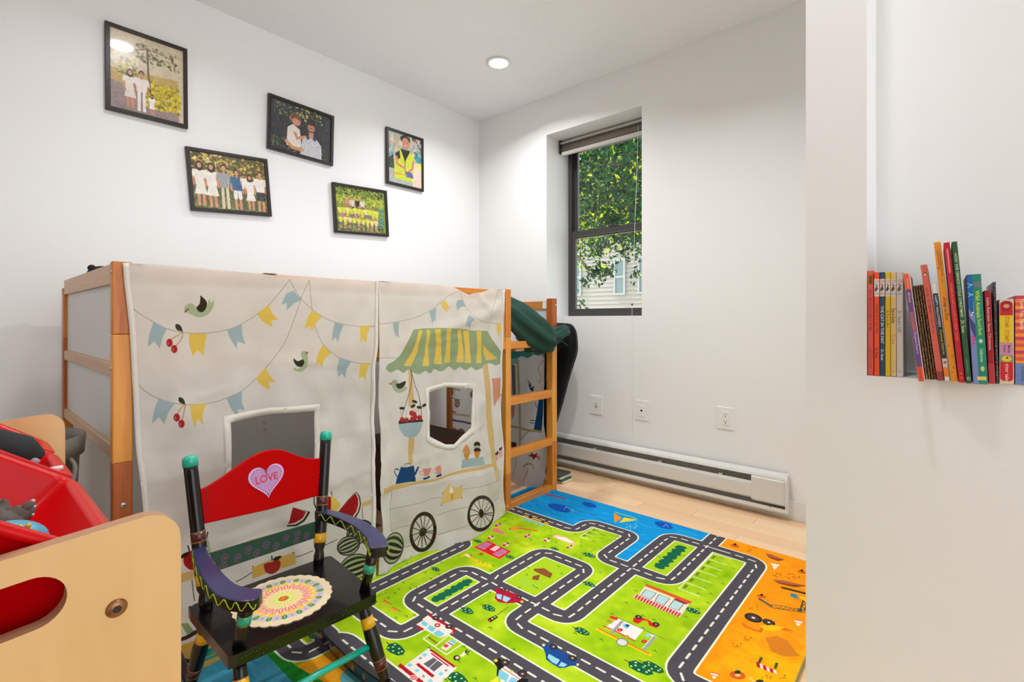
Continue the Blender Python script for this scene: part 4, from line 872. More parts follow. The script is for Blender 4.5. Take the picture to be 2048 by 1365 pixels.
cp(cG, (224, 180, 84), (710, 375), (960, 280), (1085, 240), (1090, 340), (920, 400), (714, 470)); cp(cG, RED, *sm((815, 345), (845, 330), (880, 325), (930, 305), (958, 330), (945, 385), (910, 418), (870, 428), (830, 410), (816, 375))); cp(cG, BLK, (876, 268), (888, 270), (890, 310), (880, 312)); cp(cG, BLK, *sm((890, 305), (915, 280), (968, 272), (945, 300), (910, 312)))
for x, y in ((719, 363), (1067, 244)): ce(cG, x, y, 1.2, 1.2, (20, 16, 12))
cl(cG, (80, 66, 50), .0025, (575, 495), (640, 460), (710, 415)); cl(cG, (80, 66, 50), .0025, (1090, 280), (1240, 225)); cl(cG, (80, 66, 50), .0025, (1340, 180), (1450, 128)); cp(cG, TAN, (400, 270), (560, 200), (700, 130), (860, 90), (900, 95), (700, 160), (500, 240))
cp(cG, RED, *sm((115, 300), (160, 240), (215, 235), (215, 375), (170, 388), (125, 350))); cp(cG, BLK, *sm((85, 298), (100, 262), (160, 235), (165, 262), (120, 290))); cl(cG, BLK, .003, (170, 235), (155, 185)); cp(cG, TAN, (85, 430), (210, 390), (215, 460), (88, 510)); cl(cG, (60, 50, 40), .0022, (190, 480), (212, 660)); cl(cG, BLK, .003, (320, 110), (327, 65)); cp(cG, SAGE, (318, 110), (340, 150), (352, 250), (330, 240)); cp(cG, (140, 160, 100), (90, 860), (150, 850), (215, 930), (150, 950)); cp(cG, (226, 176, 70), (85, 1050), (200, 1010), (330, 990), (460, 1190), (400, 1250), (270, 1280), (85, 1180)); cp(cG, (60, 168, 150), (300, 1120), (400, 1070), (410, 1090), (300, 1150)); cp(cG, (60, 168, 150), (280, 1165), (420, 1110), (430, 1135), (280, 1190)); cl(cG, BLK, .01, (80, 1000), (140, 980), (230, 930)); cl(cG, BLK, .008, (85, 1190), (150, 1180), (220, 1230), (240, 1290))
CU.P = None
CU.a *= (1+RNG.standard_normal(CU.a.shape[:2])[..., None].astype(np.float32)*.012)
M_cloth = imat('curtain_print', CU, .85, sheer=.22, bump=.25, bscale=900, bdist=.0008, spec=.2)
M_hem = mat('curtain_hem', (214, 207, 198), .85, bump=.4, bscale=300)
def cloth(name, outline, holes, fdef, cvs, m, hem=.012, step=.014, par=None):
    """panel cut to outline with openings, draped by fdef, hemmed around its openings"""
    def dens(p):
        o = []
        for a, b in zip(p, p[1:]+p[:1]):
            n = max(1, int((Vector(b)-Vector(a)).length/step))
            for k in range(n): o.append((a[0]+(b[0]-a[0])*k/n, a[1]+(b[1]-a[1])*k/n))
        return o
    O = dens(outline); HS = [dens(h) for h in holes]
    def inside(p, poly):
        c = False
        for i in range(len(poly)):
            x1, y1 = poly[i-1]; x2, y2 = poly[i]
            if (y1 > p[1]) != (y2 > p[1]) and p[0] < (x2-x1)*(p[1]-y1)/(y2-y1)+x1: c = not c
        return c
    xs = [p[0] for p in O]; ys = [p[1] for p in O]; V = [Vector(p) for p in O]; E_ = [(i, (i+1) % len(O)) for i in range(len(O))]
    for h in HS:
        n0 = len(V); V += [Vector(p) for p in h]; E_ += [(n0+i, n0+(i+1) % len(h)) for i in range(len(h))]
    allb = np.array([tuple(v) for v in V])
    x = min(xs)
    while x < max(xs):
        y = min(ys)
        while y < max(ys):
            p = (x+random.uniform(-.002, .002), y+random.uniform(-.002, .002))
            if inside(p, outline) and not any(inside(p, h) for h in holes) and np.min(np.abs(allb-p).sum(1)) > step*.5: V.append(Vector(p))
            y += step
        x += step
    vo, eo, fo, *_ = delaunay_2d_cdt(V, E_, [], 0, 1e-6)
    bm = bmesh.new(); vv = [bm.verts.new(fdef(v.x, v.y)) for v in vo]; L = bm.loops.layers.uv.verify()
    for f in fo:
        c = sum((vo[i] for i in f), Vector((0, 0)))/len(f)
        if inside(c, outline) and not any(inside(c, h) for h in holes):
            fc = bm.faces.new([vv[i] for i in f])
            for l, i in zip(fc.loops, f): l[L].uv = cvs.uv(*vo[i])
    bmesh.ops.delete(bm, geom=[v for v in bm.verts if not v.link_faces], context='VERTS')
    return bm
def fC(x, z): return (x, fY(x, z), z)
outL = [(245, 526), (290, 528), (340, 531), (450, 541), (560, 552), (650, 557), (700, 559), (756, 563), (757, 575), (756, 640), (755, 700), (750, 740), (750, 800), (749, 860), (751, 900), (750, 950), (752, 1010), (751, 1060), (753, 1110), (750, 1166), (690, 1195), (640, 1230), (560, 1270), (505, 1312), (446, 1336), (404, 1347), (345, 1352), (330, 1240), (300, 1120), (287, 1030), (280, 960), (272, 900), (268, 830), (263, 740), (258, 650), (250, 580)]
outR = [(758, 564), (790, 564), (850, 568), (905, 573), (925, 584), (938, 590), (950, 586), (963, 585), (985, 577), (1010, 580), (1009, 620), (1006, 680), (1004, 740), (1002, 800), (1003, 850), (1008, 900), (1006, 960), (1011, 1028), (996, 1049), (933, 1083), (849, 1114), (757, 1151), (764, 1092), (765, 1043), (760, 966), (763, 930), (761, 858), (758, 820), (757, 770), (759, 700)]
holeL = [(461.6, 845.4), (545, 828), (628.6, 822.3), (629, 900), (628, 955), (462, 985)]
holeR = [(858.4, 785.2), (883.4, 777.6), (888.7, 775), (945.5, 777.6), (942, 855.5), (932, 865.5), (907.4, 889.5), (891, 889.5), (859.4, 873.7)]
pj = lambda l: [(lambda p: (p[0], max(p[1], .0125)))(onC(*q)) for q in l]
TENTS = []
for nm, lab, O, Hh in (('tent_curtain', 'white tent curtain printed with bunting, birds, cherries and melons, left of the slit', outL, holeL), ('tent_curtain', 'white tent curtain printed with a striped awning and ice cream cart, beside the ladder', outR, holeR)):
    o_, h_ = pj(O), pj(Hh)
    t = thing(nm, lab, 'curtain', (o_[0][0], FY-.01, 1.18), group='printed tent curtains on the bed front')
    obj('printed_panel', cloth(nm, o_, [h_], fC, CU, M_cloth), M_cloth, t, True)
    c = Vector((sum(p[0] for p in h_)/len(h_), sum(p[1] for p in h_)/len(h_)))
    bm = bmesh.new(); n = len(h_); dd = []
    for a, b in zip(h_, h_[1:]+h_[:1]):
        for k in range(6): dd.append(Vector(a).lerp(Vector(b), k/6))
    W2 = .022
    inn = [bm.verts.new((p.x, fY(p.x, p.y)-.0007, p.y)) for p in dd]
    out = []
    for p in dd:
        d = (p-c); q = p+Vector((math.copysign(W2, d.x) if abs(d.x) > .1*0+abs(d.y)*.55 else d.x*.15, math.copysign(W2, d.y) if abs(d.y) > abs(d.x)*.55 else d.y*.15)); out.append(bm.verts.new((q.x, fY(q.x, q.y)-.0008, q.y)))
    for i in range(len(dd)): bm.faces.new([inn[i-1], inn[i], out[i], out[i-1]])
    obj('opening_hem', bm, M_hem, t, True, solid=.0004)
    side = O[8-1:20] if O is outL else O[9:18]
    pts = [onC(*q) for q in side]
    bm = bmesh.new(); s = -1
    dd = [Vector(v) for v in bspl(pts, 4)]
    a = [bm.verts.new((p.x, fY(p.x, p.y)-.0015, p.y)) for p in dd]; b = [bm.verts.new((p.x-.014, fY(p.x-.014, p.y)-.0015, p.y)) for p in dd]
    for i in range(1, len(dd)): bm.faces.new([a[i-1], a[i], b[i], b[i-1]])
    obj('side_hem', bm, M_hem, t, True, solid=.0004)
    if O is outL:
        dd = [Vector(v) for v in bspl([onC(*q) for q in [outL[0]]+outL[:27:-1][:9]], 4)]
        bm = bmesh.new(); a = [bm.verts.new((p.x, fY(p.x, p.y)-.0012, p.y)) for p in dd]; b = [bm.verts.new((p.x+.014, fY(p.x+.014, p.y)-.0015, p.y)) for p in dd]
        for i in range(1, len(dd)): bm.faces.new([a[i-1], a[i], b[i], b[i-1]])
        obj('side_hem', bm, M_hem, t, True, solid=.0004)
    # hook loops over the rail
    for px in ((270, 545) if O is outL else (775, 1000)):
        x, z = ony(px, 530, FY-.01); zt = 1.18
        bm = B(x-.02, x+.02, FY-.009, FY+.03, 1.1795, 1.1815); box(bm, x-.02, x+.02, FY+.0265, FY+.0285, 1.12, 1.18); obj('rail_loop', bm, M_hem, t)

# ---- end curtain inside the right end of the bed
EX = FX1-.055
CE = Canvas(FY+.03, .04, BYK, .87, .00125, (244, 244, 244)); CE.P = lambda px, py: onx(px, py, EX)
e7, eH, e8 = T(1000, 560, 4.0167), T(850, 760, 8.531), T(960, 860, 6.825)
def ep(tr, c, *p, al=1): CE.poly(tr(*p), c, al)
def el(tr, c, w, *p): q = tr(*p); q = [tuple(v) for v in bspl(q, 5)] if len(q) > 2 else q; CE.line(q, w, c)
ep(e7, (74, 158, 150), (0, 500), (400, 500), (400, 600), (360, 590), (310, 612), (270, 600), (215, 632), (170, 612), (150, 630), (60, 640), (0, 650)); ep(e7, (150, 200, 214), (90, 640), (150, 630), (140, 670), (90, 690)); ep(e7, (196, 206, 140), (210, 560), (310, 560), (310, 580), (250, 595)); ep(e7, (214, 160, 172), (322, 560), (385, 560), (378, 600), (355, 632), (335, 600)); el(e7, (60, 60, 66), .002, (358, 640), (320, 680), (308, 730), (330, 790), (318, 830), (308, 808))
ep(e7, (120, 122, 126), (92, 680), (128, 690), (135, 920), (108, 925), (100, 800)); ep(e7, (200, 180, 136), (140, 640), (156, 640), (170, 1340), (155, 1340)); ep(e7, (150, 150, 160), (222, 800), (250, 840), (228, 860)); ep(e7, (26, 56, 96), (228, 850), (250, 830), (246, 870), (278, 850), (262, 880), (276, 880), (256, 900), (240, 880)); el(e7, (60, 60, 60), .002, (212, 790), (228, 850))
ep(e7, (24, 84, 140), (310, 960), (356, 960), (352, 1080), (340, 1215), (262, 1215), (290, 1080)); el(e7, (20, 40, 60), .004, (278, 990), (292, 1030)); el(e7, (20, 40, 60), .004, (240, 1130), (276, 1135)); el(e7, (20, 40, 60), .004, (240, 1150), (270, 1155)); ep(e7, (204, 184, 136), (95, 1165), (250, 1205), (345, 1210), (345, 1228), (240, 1225), (95, 1185)); el(e7, (90, 60, 40), .003, (228, 1215), (165, 1285)); ep(e7, (120, 30, 20), (95, 1300), (135, 1310), (130, 1340), (95, 1345))
ep(e7, (216, 160, 150), (95, 1010), (125, 1010), (122, 1070), (110, 1120), (98, 1080))
ep(e8, (170, 30, 40), (690, 310), (745, 340), (800, 310), (780, 360), (810, 370), (760, 380), (735, 415), (720, 375), (655, 355), (700, 345)); ep(e8, (220, 170, 160), (780, 330), (830, 360), (835, 420), (800, 400)); el(e8, (60, 56, 56), .004, (610, 500), (640, 470), (700, 465), (740, 500), (742, 540)); el(e8, (60, 56, 56), .003, (665, 545), (650, 610), (620, 670)); el(e8, (80, 76, 70), .0025, (510, 380), (490, 500), (460, 620)); ep(e8, (190, 30, 34), (433, 715), (600, 765), (600, 785), (433, 735))
for i in range(4): el(eH, (60, 40, 34), .0045, (515, 150), (505, 300), (488, 540)) if i == 0 else None
el(eH, (46, 34, 30), .005, (395, 130), (610, 178)); el(eH, (46, 34, 30), .004, (375, 298), (610, 340)); ep(eH, (46, 34, 30), (405, 520), (550, 545), (550, 562), (405, 540))
for x, y in ((440, 212), (560, 400)):
    (q,) = eH((x, y)); CE.ell(q, 5.4, 8.8, (140, 84, 50)); CE.ell(q, 3.2, 5.2, (206, 170, 130)); CE.ell(q, 1.2, 4.4, (120, 64, 30), 20)
ep(eH, (150, 60, 60), (815, 165), (815, 320), (770, 300), (755, 240)); ep(eH, (196, 168, 116), (360, 540), (760, 610), (760, 640), (360, 575)); ep(eH, (30, 62, 104), (350, 635), (790, 735), (790, 770), (385, 680), (380, 830), (340, 825)); ep(eH, (110, 60, 34), (480, 940), (480, 830), (520, 815), (560, 850), (620, 830), (680, 880), (640, 950), (560, 960)); ep(eH, (190, 150, 90), (410, 945), (600, 985), (590, 1010), (410, 970)); ep(eH, (26, 30, 50), (395, 985), (570, 1020), (560, 1045), (395, 1010))
CE.P = None
M_end = imat('end_curtain_print', CE, .85, sheer=.75, bump=.25)
endo = [(FY+.05, .862), (2.0, .862), (2.4, .862), (2.6, .862), (2.6, .4), (2.58, .10), (2.3, .09), (2.05, .10)]
for q in ((1023, 965), (1049, 974), (1056.7, 981), (1080, 981), (1086, 971), (1090, 954), (1093, 933), (1095, 898)): endo.append(onx(*q, EX))
endo += [(FY+.05, .4)]
t = thing('tent_curtain', 'printed tent curtain hanging behind the ladder at the window end of the bed', 'curtain', (EX, 2.2, .862), group='printed tent curtains at the bed end')
obj('printed_panel', cloth('e', endo, [], lambda y, z: (EX+.006*math.sin(y*24)+.004*math.sin(y*50+z*8)-.03*math.exp(-((y-1.9)/.08)**2)*max(0, (.3-z)/.3), y, z), CE, M_end), M_end, t, True)

# ---- soft things on and by the bed
M_green = mat('green_velvet', (12, 58, 44), .75, noise=.35, nscale=14, bump=.3, bscale=40, bdist=.004)
def loft(name, path, rw, rh, m, fold=0, n=36, nf=5, seed=0, parent=None, **kw):
    """padded fabric roll with folds running along its length"""
    bm = bmesh.new(); path = [Vector(p) for p in bspl(path, 8)]; N = len(path); rings = []
    up = Vector((0, 0, 1)); rnd = random.Random(seed); ph = [rnd.uniform(0, 6) for _ in range(4)]
    def interp(r, t): f = t*(len(r)-1); i = min(int(f), len(r)-2); f -= i; f = f*f*(3-2*f); return r[i]*(1-f)+r[i+1]*f
    for i, p in enumerate(path):
        t = i/(N-1); d = (path[min(i+1, N-1)]-path[max(i-1, 0)]).normalized(); x = d.cross(up).normalized(); u = x.cross(d).normalized()
        a, b = interp(rw, t), interp(rh, t); ring = []
        for k in range(n):
            th = 2*math.pi*k/n
            r = 1+fold*(math.sin(th*nf+ph[0]+t*3.0)*.55+math.sin(th*(nf*2+1)+ph[1]-t*5)*.3+math.sin(th*2+ph[2]+t*9)*.25)
            ring.append(bm.verts.new(p+x*math.cos(th)*a*r+u*math.sin(th)*b*r))
        rings.append(ring)
    for a, b in zip(rings[:-1], rings[1:]):
        for k in range(n): bm.faces.new([a[k], a[(k+1) % n], b[(k+1) % n], b[k]])
    bm.faces.new(rings[0][::-1]); bm.faces.new(rings[-1])
    o = obj(name, bm, m, parent, True, **kw); return o
bl = thing('blanket', 'dark green blanket slumped over the rail at the ladder end of the bed', 'blanket', (2.2, 1.85, .92))
obj0 = loft('fold', [(1.90, 1.90, 1.15), (1.99, 1.86, 1.10), (2.10, 1.815, 1.02), (2.20, 1.765, .945), (2.27, 1.73, .90), (2.33, 1.715, .885)], [.02, .085, .11, .105, .085, .03], [.02, .08, .10, .10, .075, .03], M_green, fold=.2, nf=7, seed=2, parent=bl)
loft('fold', [(1.92, 2.02, 1.03), (2.03, 1.92, 1.00), (2.15, 1.84, .96), (2.26, 1.79, .93), (2.32, 1.75, .905)], [.03, .10, .12, .09, .03], [.03, .08, .09, .08, .03], M_green, fold=.18, nf=6, seed=5, parent=bl)
loft('fold', [(2.28, 1.735, .905), (2.35, 1.71, .935), (2.42, 1.715, .952), (2.47, 1.745, .94)], [.03, .045, .045, .01], [.03, .045, .038, .01], M_green, fold=.16, nf=4, seed=8, parent=bl)
# black padded bag
M_bag = mat('black_nylon', (8, 8, 10), .6, noise=.3, nscale=20, spec=.15, bump=.35, bscale=50, bdist=.003)
bag = thing('padded_bag', 'tall black padded bag leaning between the bed and the window wall', 'bag', (2.56, 2.0, 0))
ol = [(1.765, .985), (1.80, .995), (1.95, .998), (2.12, .98), (2.22, .93), (2.26, .80), (2.24, .5), (2.16, .12), (2.10, .03), (1.96, .02), (1.90, .06), (1.885, .2), (1.86, .34), (1.80, .56), (1.755, .73), (1.728, .83), (1.732, .91), (1.745, .96)]
ol = [tuple(v) for v in bspl(ol+[ol[0]], 3)][:-1]
bm = bmesh.new(); c = Vector((sum(p[0] for p in ol)/len(ol), sum(p[1] for p in ol)/len(ol))); rings = []
def bagx(z): return 2.50+.16*max(0, .9-z)/.9*0+.10*(z)
for s, off in ((.0, -.062), (.35, -.06), (.7, -.055), (.9, -.045), (.975, -.03), (1, -.008), (1, .008), (.975, .03), (.9, .045), (.0, .06)):
    if s == 0: rings.append([bm.verts.new((bagx(c.y)+off, c.x, c.y))]); continue
    rings.append([bm.verts.new((bagx(c.y+(p[1]-c.y)*s)+off+.006*math.sin(p[1]*22+p[0]*9)*(1-s*.5), c.x+(p[0]-c.x)*s, c.y+(p[1]-c.y)*s)) for p in ol])
for a, b in zip(rings[:-1], rings[1:]):
    n = len(ol)
    for k in range(n):
        if len(a) == 1: bm.faces.new([a[0], b[k], b[(k+1) % n]])
        elif len(b) == 1: bm.faces.new([a[k], b[0], a[(k+1) % n]])
        else: bm.faces.new([a[k], b[k], b[(k+1) % n], a[(k+1) % n]])
obj('padded_body', bm, M_bag, bag, True)
obj('piping', TB([(bagx(p[1]), p[0], p[1]) for p in ol+[ol[0]]], .0055, 8, cap=False), mat('bag_piping', (18, 18, 20), .5), bag, True)
obj('seam', TB(bspl([(bagx(.9)-.064, 1.75, .86), (bagx(.88)-.07, 1.80, .885), (bagx(.8)-.07, 1.86, .80), (bagx(.5)-.07, 1.93, .5)], 6), .002, 6), mat('bag_seam', (60, 60, 66), .5), bag, True)
obj('strap', TB(bspl([(2.50, 1.875, .34), (2.485, 1.862, .22), (2.49, 1.855, .14), (2.50, 1.85, .08)], 5), [.006]*16, 8, flat=(1, .4)), M_bag, bag, True)
# small things at the far side under and above the bed
t = thing('folded_mat', 'small folded grey-green mat on the floor behind the ladder post', 'mat', (2.52, 1.70, 0))
for i, cc in enumerate(((214, 212, 200), (70, 92, 66), (190, 190, 176), (60, 64, 56))):
    bm = B(2.50-.01*i, 2.60, 1.765+.004*i, 1.88, .001+.014*i, .0135+.014*i); obj('layer', bm, mat('mat_layer_%d' % i, cc, .8, bump=.3), t, bevel=.004)
t = thing('storage_box', 'brown storage box under the bed behind the tent opening', 'box', (1.9, 2.35, 0))
M_boxb = mat('brown_box', (96, 66, 44), .8, noise=.15)
obj('body', B(1.50, 1.98, 2.08, 2.45, .002, .33), M_boxb, t, bevel=.01); obj('lid', B(1.488, 1.992, 2.068, 2.462, .33, .362), mat('box_lid', (84, 58, 40), .8), t, bevel=.008)
t = thing('floor_cushion', 'dark floor cushion under the left half of the bed', 'cushion', (.95, 2.4, 0))
bm = bmesh.new(); bmesh.ops.create_uvsphere(bm, u_segments=28, v_segments=16, radius=1, matrix=Matrix.Translation((.98, 2.35, .13)) @ Matrix.Diagonal((.42, .3, .125, 1)))
obj('cover', bm, mat('cushion_dark', (44, 40, 38), .85, bump=.3, bscale=60), t, True); obj('piping', TB([(.98+.42*math.cos(a*math.pi/16), 2.35+.3*math.sin(a*math.pi/16), .13) for a in range(33)], .006, 8, cap=False), mat('cushion_piping', (30, 28, 26), .8), t, True)
def plush(nm, lab, c, r, col):
    t = thing(nm, lab, 'toy', (c[0], c[1], c[2]-r))
    m = mat(nm+'_fur', col, .9, bump=.6, bscale=120, bdist=.003)
    bm = bmesh.new(); bmesh.ops.create_uvsphere(bm, u_segments=20, v_segments=12, radius=r, matrix=Matrix.Translation(c) @ Matrix.Diagonal((1.3, 1, 1, 1))); obj('body', bm, m, t, True)
    for s in (-1, 1):
        bm = bmesh.new(); bmesh.ops.create_uvsphere(bm, u_segments=12, v_segments=8, radius=r*.34, matrix=Matrix.Translation((c[0]+s*r*.85, c[1], c[2]+r*.72))); obj('ear', bm, m, t, True)
x, z = ony(184, 540, 2.25); plush('plush_toy', 'small black plush toy peeking over the left end of the bed', (x+.03, 2.25, z-.02), .036, (24, 22, 22))
x, z = ony(838, 572, 2.2); plush('plush_toy', 'small dark brown plush toy peeking over the middle of the bed', (x, 2.2, z-.03), .04, (58, 40, 30))
x, z = ony(866, 574, 2.2); plush('plush_toy', 'brown plush toy peeking over the bed beside the right curtain', (x+.02, 2.2, z-.04), .05, (66, 48, 38))
# grey hamper
M_ham = mat('grey_plastic', (112, 106, 98), .45)
hx, hy, hr, hz = .075, 1.86, .172, .70
t = thing('laundry_hamper', 'grey plastic laundry hamper between the toy organizer and the bed', 'hamper', (hx, hy, 0))
bm = bmesh.new(); lathe(bm, [(hr*.8, 0), (hr*.8, .02), (hr*.93, hz-.16), (hr*.96, hz-.05), (hr*1.02, hz-.05), (hr*1.04, hz), (hr*1.0, hz+.004), (hr*.96, hz-.02), (hr*.9, hz-.18), (hr*.76, .02), (0.001, .015)], (hx, hy, 0), 48)
obj('tub', bm, M_ham, t, True)
hp_ = []
for dz, ro, da in ((-.05, 1.0, -22), (-.075, 1.1, -20), (-.12, 1.13, -12), (-.135, 1.12, 0), (-.12, 1.13, 12), (-.075, 1.1, 20), (-.05, 1.0, 22)):
    a_ = math.radians(-62+da); hp_.append((hx+hr*ro*math.cos(a_), hy+hr*ro*math.sin(a_), hz+dz))
bm = TB(bspl(hp_, 4), .006, 8); obj('handle', bm, M_ham, t, True)
M_hd = mat('hamper_hole', (40, 38, 36), .8)
for k in range(14):
    a = math.radians(-90+k*17)
    for j in range(4):
        z = .2+j*.09+(k % 2)*.045; r = hr*.8+(hr*.13)*(z/(hz-.16))+.0005
        M = Matrix.Translation((hx, hy, z)) @ Matrix.Rotation(a, 4, 'Z')
        bm = bmesh.new(); pts = rrect(-.012, -.022, .012, .022, .011, 4); vs = [bm.verts.new((r, p[0], p[1])) for p in pts]; vs2 = [bm.verts.new((r+.0012, p[0], p[1])) for p in pts]
        bm.faces.new(vs2); [bm.faces.new([vs[i-1], vs[i], vs2[i], vs2[i-1]]) for i in range(len(pts))]
        bmesh.ops.transform(bm, matrix=M, verts=bm.verts); obj('vent_hole', bm, M_hd, t)

# ---------------------------------------------------------------- toy organizer with tilted red bins
M_birch = wood('birch_ply', (226, 186, 126), (210, 166, 104), .4, axis=(1, 1, .12), scale=26, contrast=.45, coat=.2); M_birche = mat('ply_edge', (176, 132, 98), .6, noise=.1, nscale=80)
org = thing('toy_organizer', 'light birch toy organizer with side panels and handle slot at lower left', 'toy organizer', (-.02, 1.07, 0))
OX0, OX1, OZ = -.24, .154, .8305
def panel_outline():
    return [(OX0, .0), (OX1-.02, .0), (OX1, .02)]+[(OX1, OZ-.04)]+[(OX1-.03+.03*math.cos(math.radians(a)), OZ-.032+.03*math.sin(math.radians(a))) for a in (15, 30, 45, 60, 75, 90)]+[(OX0+.03, OZ-.028), (OX0, OZ-.05)]
(hx0, hz0), (hx1, hz1) = ony(-60, 1250, .584), ony(80, 1222, .584)
slot = rrect(-.10, -.0224, .045, .0224, .0222, 8); cxs, czs = ony(22, 1228, .584)
an = math.radians(4); slot = [(cxs+x*math.cos(an)-y*math.sin(an)-.01, czs+x*math.sin(an)+y*math.cos(an)) for x, y in slot]
for ya, yb in ((.584, .600), (1.364, 1.377)):
    bm = prism(panel_outline(), 'y', ya, yb, holes=[slot])
    bm.normal_update()
    for f in bm.faces: f.material_index = 0 if abs(f.normal.y) > .7 else 1
    o = obj('side_panel', bm, [M_birch, M_birche], org)
    for bx_, bz_ in ((ony(233, 1217, .584)), (OX1-.03, .18)):
        b = obj('bolt', TB([(bx_, ya-.003, bz_), (bx_, ya-.0005, bz_), (bx_, yb, bz_)], [.0065, .0085, .0085], 18), mat('bronze_bolt', (150, 104, 66), .35, metal=.8), org, True) if ya < 1 else None
        if b: obj('hex_socket', TB([(bx_, ya-.0036, bz_), (bx_, ya-.0029, bz_)], .0036, 6), M_dark, b)
dowel = M_birch
for x, z in ((.14, .62), (-.225, .70), (.145, .395), (-.22, .42), (.13, .12)):
    obj('dowel', TB([(x, .600, z), (x, 1.364, z)], .008, 12), dowel, org, True)
M_red = mat('red_plastic', (200, 0, 6), .35, coat=.04, spec=.2, noise=.02)
def toy_bin(lab, y0, y1, fx, fz, L=.30, dep=.13, ang=36):
    a = math.radians(ang); ex = Vector((-math.cos(a), 0, math.sin(a))); nz_ = Vector((math.sin(a), 0, math.cos(a)))
    Fp = Vector((fx, 0, fz)); t = thing('toy_bin', lab, 'toy bin', (fx-.1, (y0+y1)/2, fz-.05), group='red bins in the toy organizer')
    def ring(s0, s1, w0, w1, d, r=.018):
        o = []
        for u, v in rrect(s0, w0, s1, w1, r, 4): p = Fp+ex*u+nz_*(-d); o.append((p.x, v, p.z))
        return o
    levels = [ring(-.004, L+.004, y0, y1, .004, .022), ring(-.004, L+.004, y0, y1, -.004, .022), ring(.012, L-.012, y0+.014, y1-.014, -.004), ring(.014, L-.014, y0+.016, y1-.016, .004), ring(.035, L-.03, y0+.024, y1-.024, dep, .014)]
    bm = bmesh.new(); R = [[bm.verts.new(p) for p in l] for l in levels]
    n = len(R[0])
    for A_, B_ in zip(R[:-1], R[1:]):
        for k in range(n): bm.faces.new([A_[k], A_[(k+1) % n], B_[(k+1) % n], B_[k]])
    bm.faces.new(R[-1])
    outer = [ring(-.004, L+.004, y0, y1, .004, .022), ring(.006, L-.006, y0+.008, y1-.008, .006), ring(.028, L-.024, y0+.018, y1-.018, dep+.004, .014)]
    R2_ = [[bm.verts.new(p) for p in l] for l in outer]
    for A_, B_ in zip(R2_[:-1], R2_[1:]):
        for k in range(n): bm.faces.new([A_[k], B_[k], B_[(k+1) % n], A_[(k+1) % n]])
    bm.faces.new(R2_[-1][::-1])
    bmesh.ops.remove_doubles(bm, verts=bm.verts, dist=1e-5)
    obj('tub', bm, M_red, t, True)
    return t
names = ['large red plastic bin holding the grey dinosaur and blue egg', 'red plastic bin holding the black and white toys', 'red plastic bin beside the far birch side panel']
for k, (a, b) in enumerate(((.603, .995), (1.012, 1.212), (1.224, 1.36))): toy_bin(names[k], a, b, .121, .773, L=.31)
low = ['lower large red bin showing through the handle slot of the near side panel', 'lower red bin in the middle of the organizer row', 'lower red bin against the far side panel']
for k, (a, b) in enumerate(((.603, .995), (1.012, 1.212), (1.224, 1.36))): toy_bin(low[k], a, b, .14, .55, L=.28, ang=28)
# toys in the bins
t = thing('dinosaur_toy', 'grey toy dinosaur foot sticking up in the large red bin', 'toy', (.02, .95, .80))
M_dino = mat('dino_grey', (92, 84, 76), .7, noise=.3, nscale=60, bump=.6, bscale=90, bdist=.003)
def LP(px, py, Y): x, z = ony(px, py, Y); return (x, Y, z)
obj('leg', TB(bspl([LP(-40, 1050, .85), LP(0, 1050, .845), LP(24, 1042, .84), LP(40, 1030, .84), LP(52, 1018, .84)], 5), [.03]*6+[.026, .024, .022, .02, .018, .017, .015, .014, .013, .012, .012, .011, .011, .01, .01], 12), M_dino, t, True)
for a, b in (((50, 1022), (66, 1003)), ((52, 1026), (68, 1014)), ((50, 1032), (64, 1030))): obj('toe', TB([LP(*a, .84), LP((a[0]+b[0])/2, (a[1]+b[1])/2, .837), LP(*b, .835)], [.007, .0065, .003], 8), M_dino, t, True); obj('claw', TB([LP(*b, .835), LP(b[0]+3, b[1]-2, .833)], [.003, .0008], 6), mat('claw', (210, 200, 190), .4), t, True)
t = thing('toy_egg', 'blue toy egg with yellow specks in the large red bin', 'toy', LP(28, 1078, .76))
bm = bmesh.new(); c = LP(26, 1078, .76); bmesh.ops.create_uvsphere(bm, u_segments=22, v_segments=14, radius=.02, matrix=Matrix.Translation(c) @ Matrix.Rotation(.3, 4, 'Y') @ Matrix.Diagonal((1.5, 1, .95, 1))); obj('shell', bm, mat('egg_blue', (70, 150, 180), .35, noise=.3, nscale=60), t, True)
for k in range(7):
    a = random.uniform(-2.6, -.6); e = random.uniform(-.2, .9); bm = bmesh.new(); p = Vector(c)+Vector((1.5*.02*math.cos(e)*math.cos(a), .0205*math.cos(e)*math.sin(a), .019*math.sin(e))); bmesh.ops.create_uvsphere(bm, u_segments=8, v_segments=6, radius=.0028, matrix=Matrix.Translation(p)); obj('speck', bm, mat('speck', (220, 180, 60), .5), t, True)
t = thing('toy_figure', 'black plush toy animal lying in the second red bin', 'toy', LP(20, 905, 1.13))
obj('body', TB(bspl([LP(-50, 890, 1.13), LP(0, 900, 1.13), LP(35, 908, 1.13), LP(65, 917, 1.13), LP(72, 922, 1.13)], 5), [.03]*12+[.027, .025, .022, .02, .018, .016, .013, .01, .006], 14), mat('black_toy', (24, 24, 26), .8, bump=.5, bscale=90), t, True)
obj('paw', TB([LP(58, 920, 1.115), LP(75, 928, 1.11)], [.008, .006], 10), mat('grey_paw', (150, 146, 150), .6), t, True)
t = thing('toy_wand', 'small white and pink plastic toy piece in the second red bin', 'toy', LP(110, 938, 1.15))
for a, b in (((98, 940), (126, 935)), ((98, 940), (122, 944))): obj('rod', TB([LP(*a, 1.05), LP(*b, 1.05)], .0035, 8), mat('pink_white', (236, 206, 206), .35), t, True)
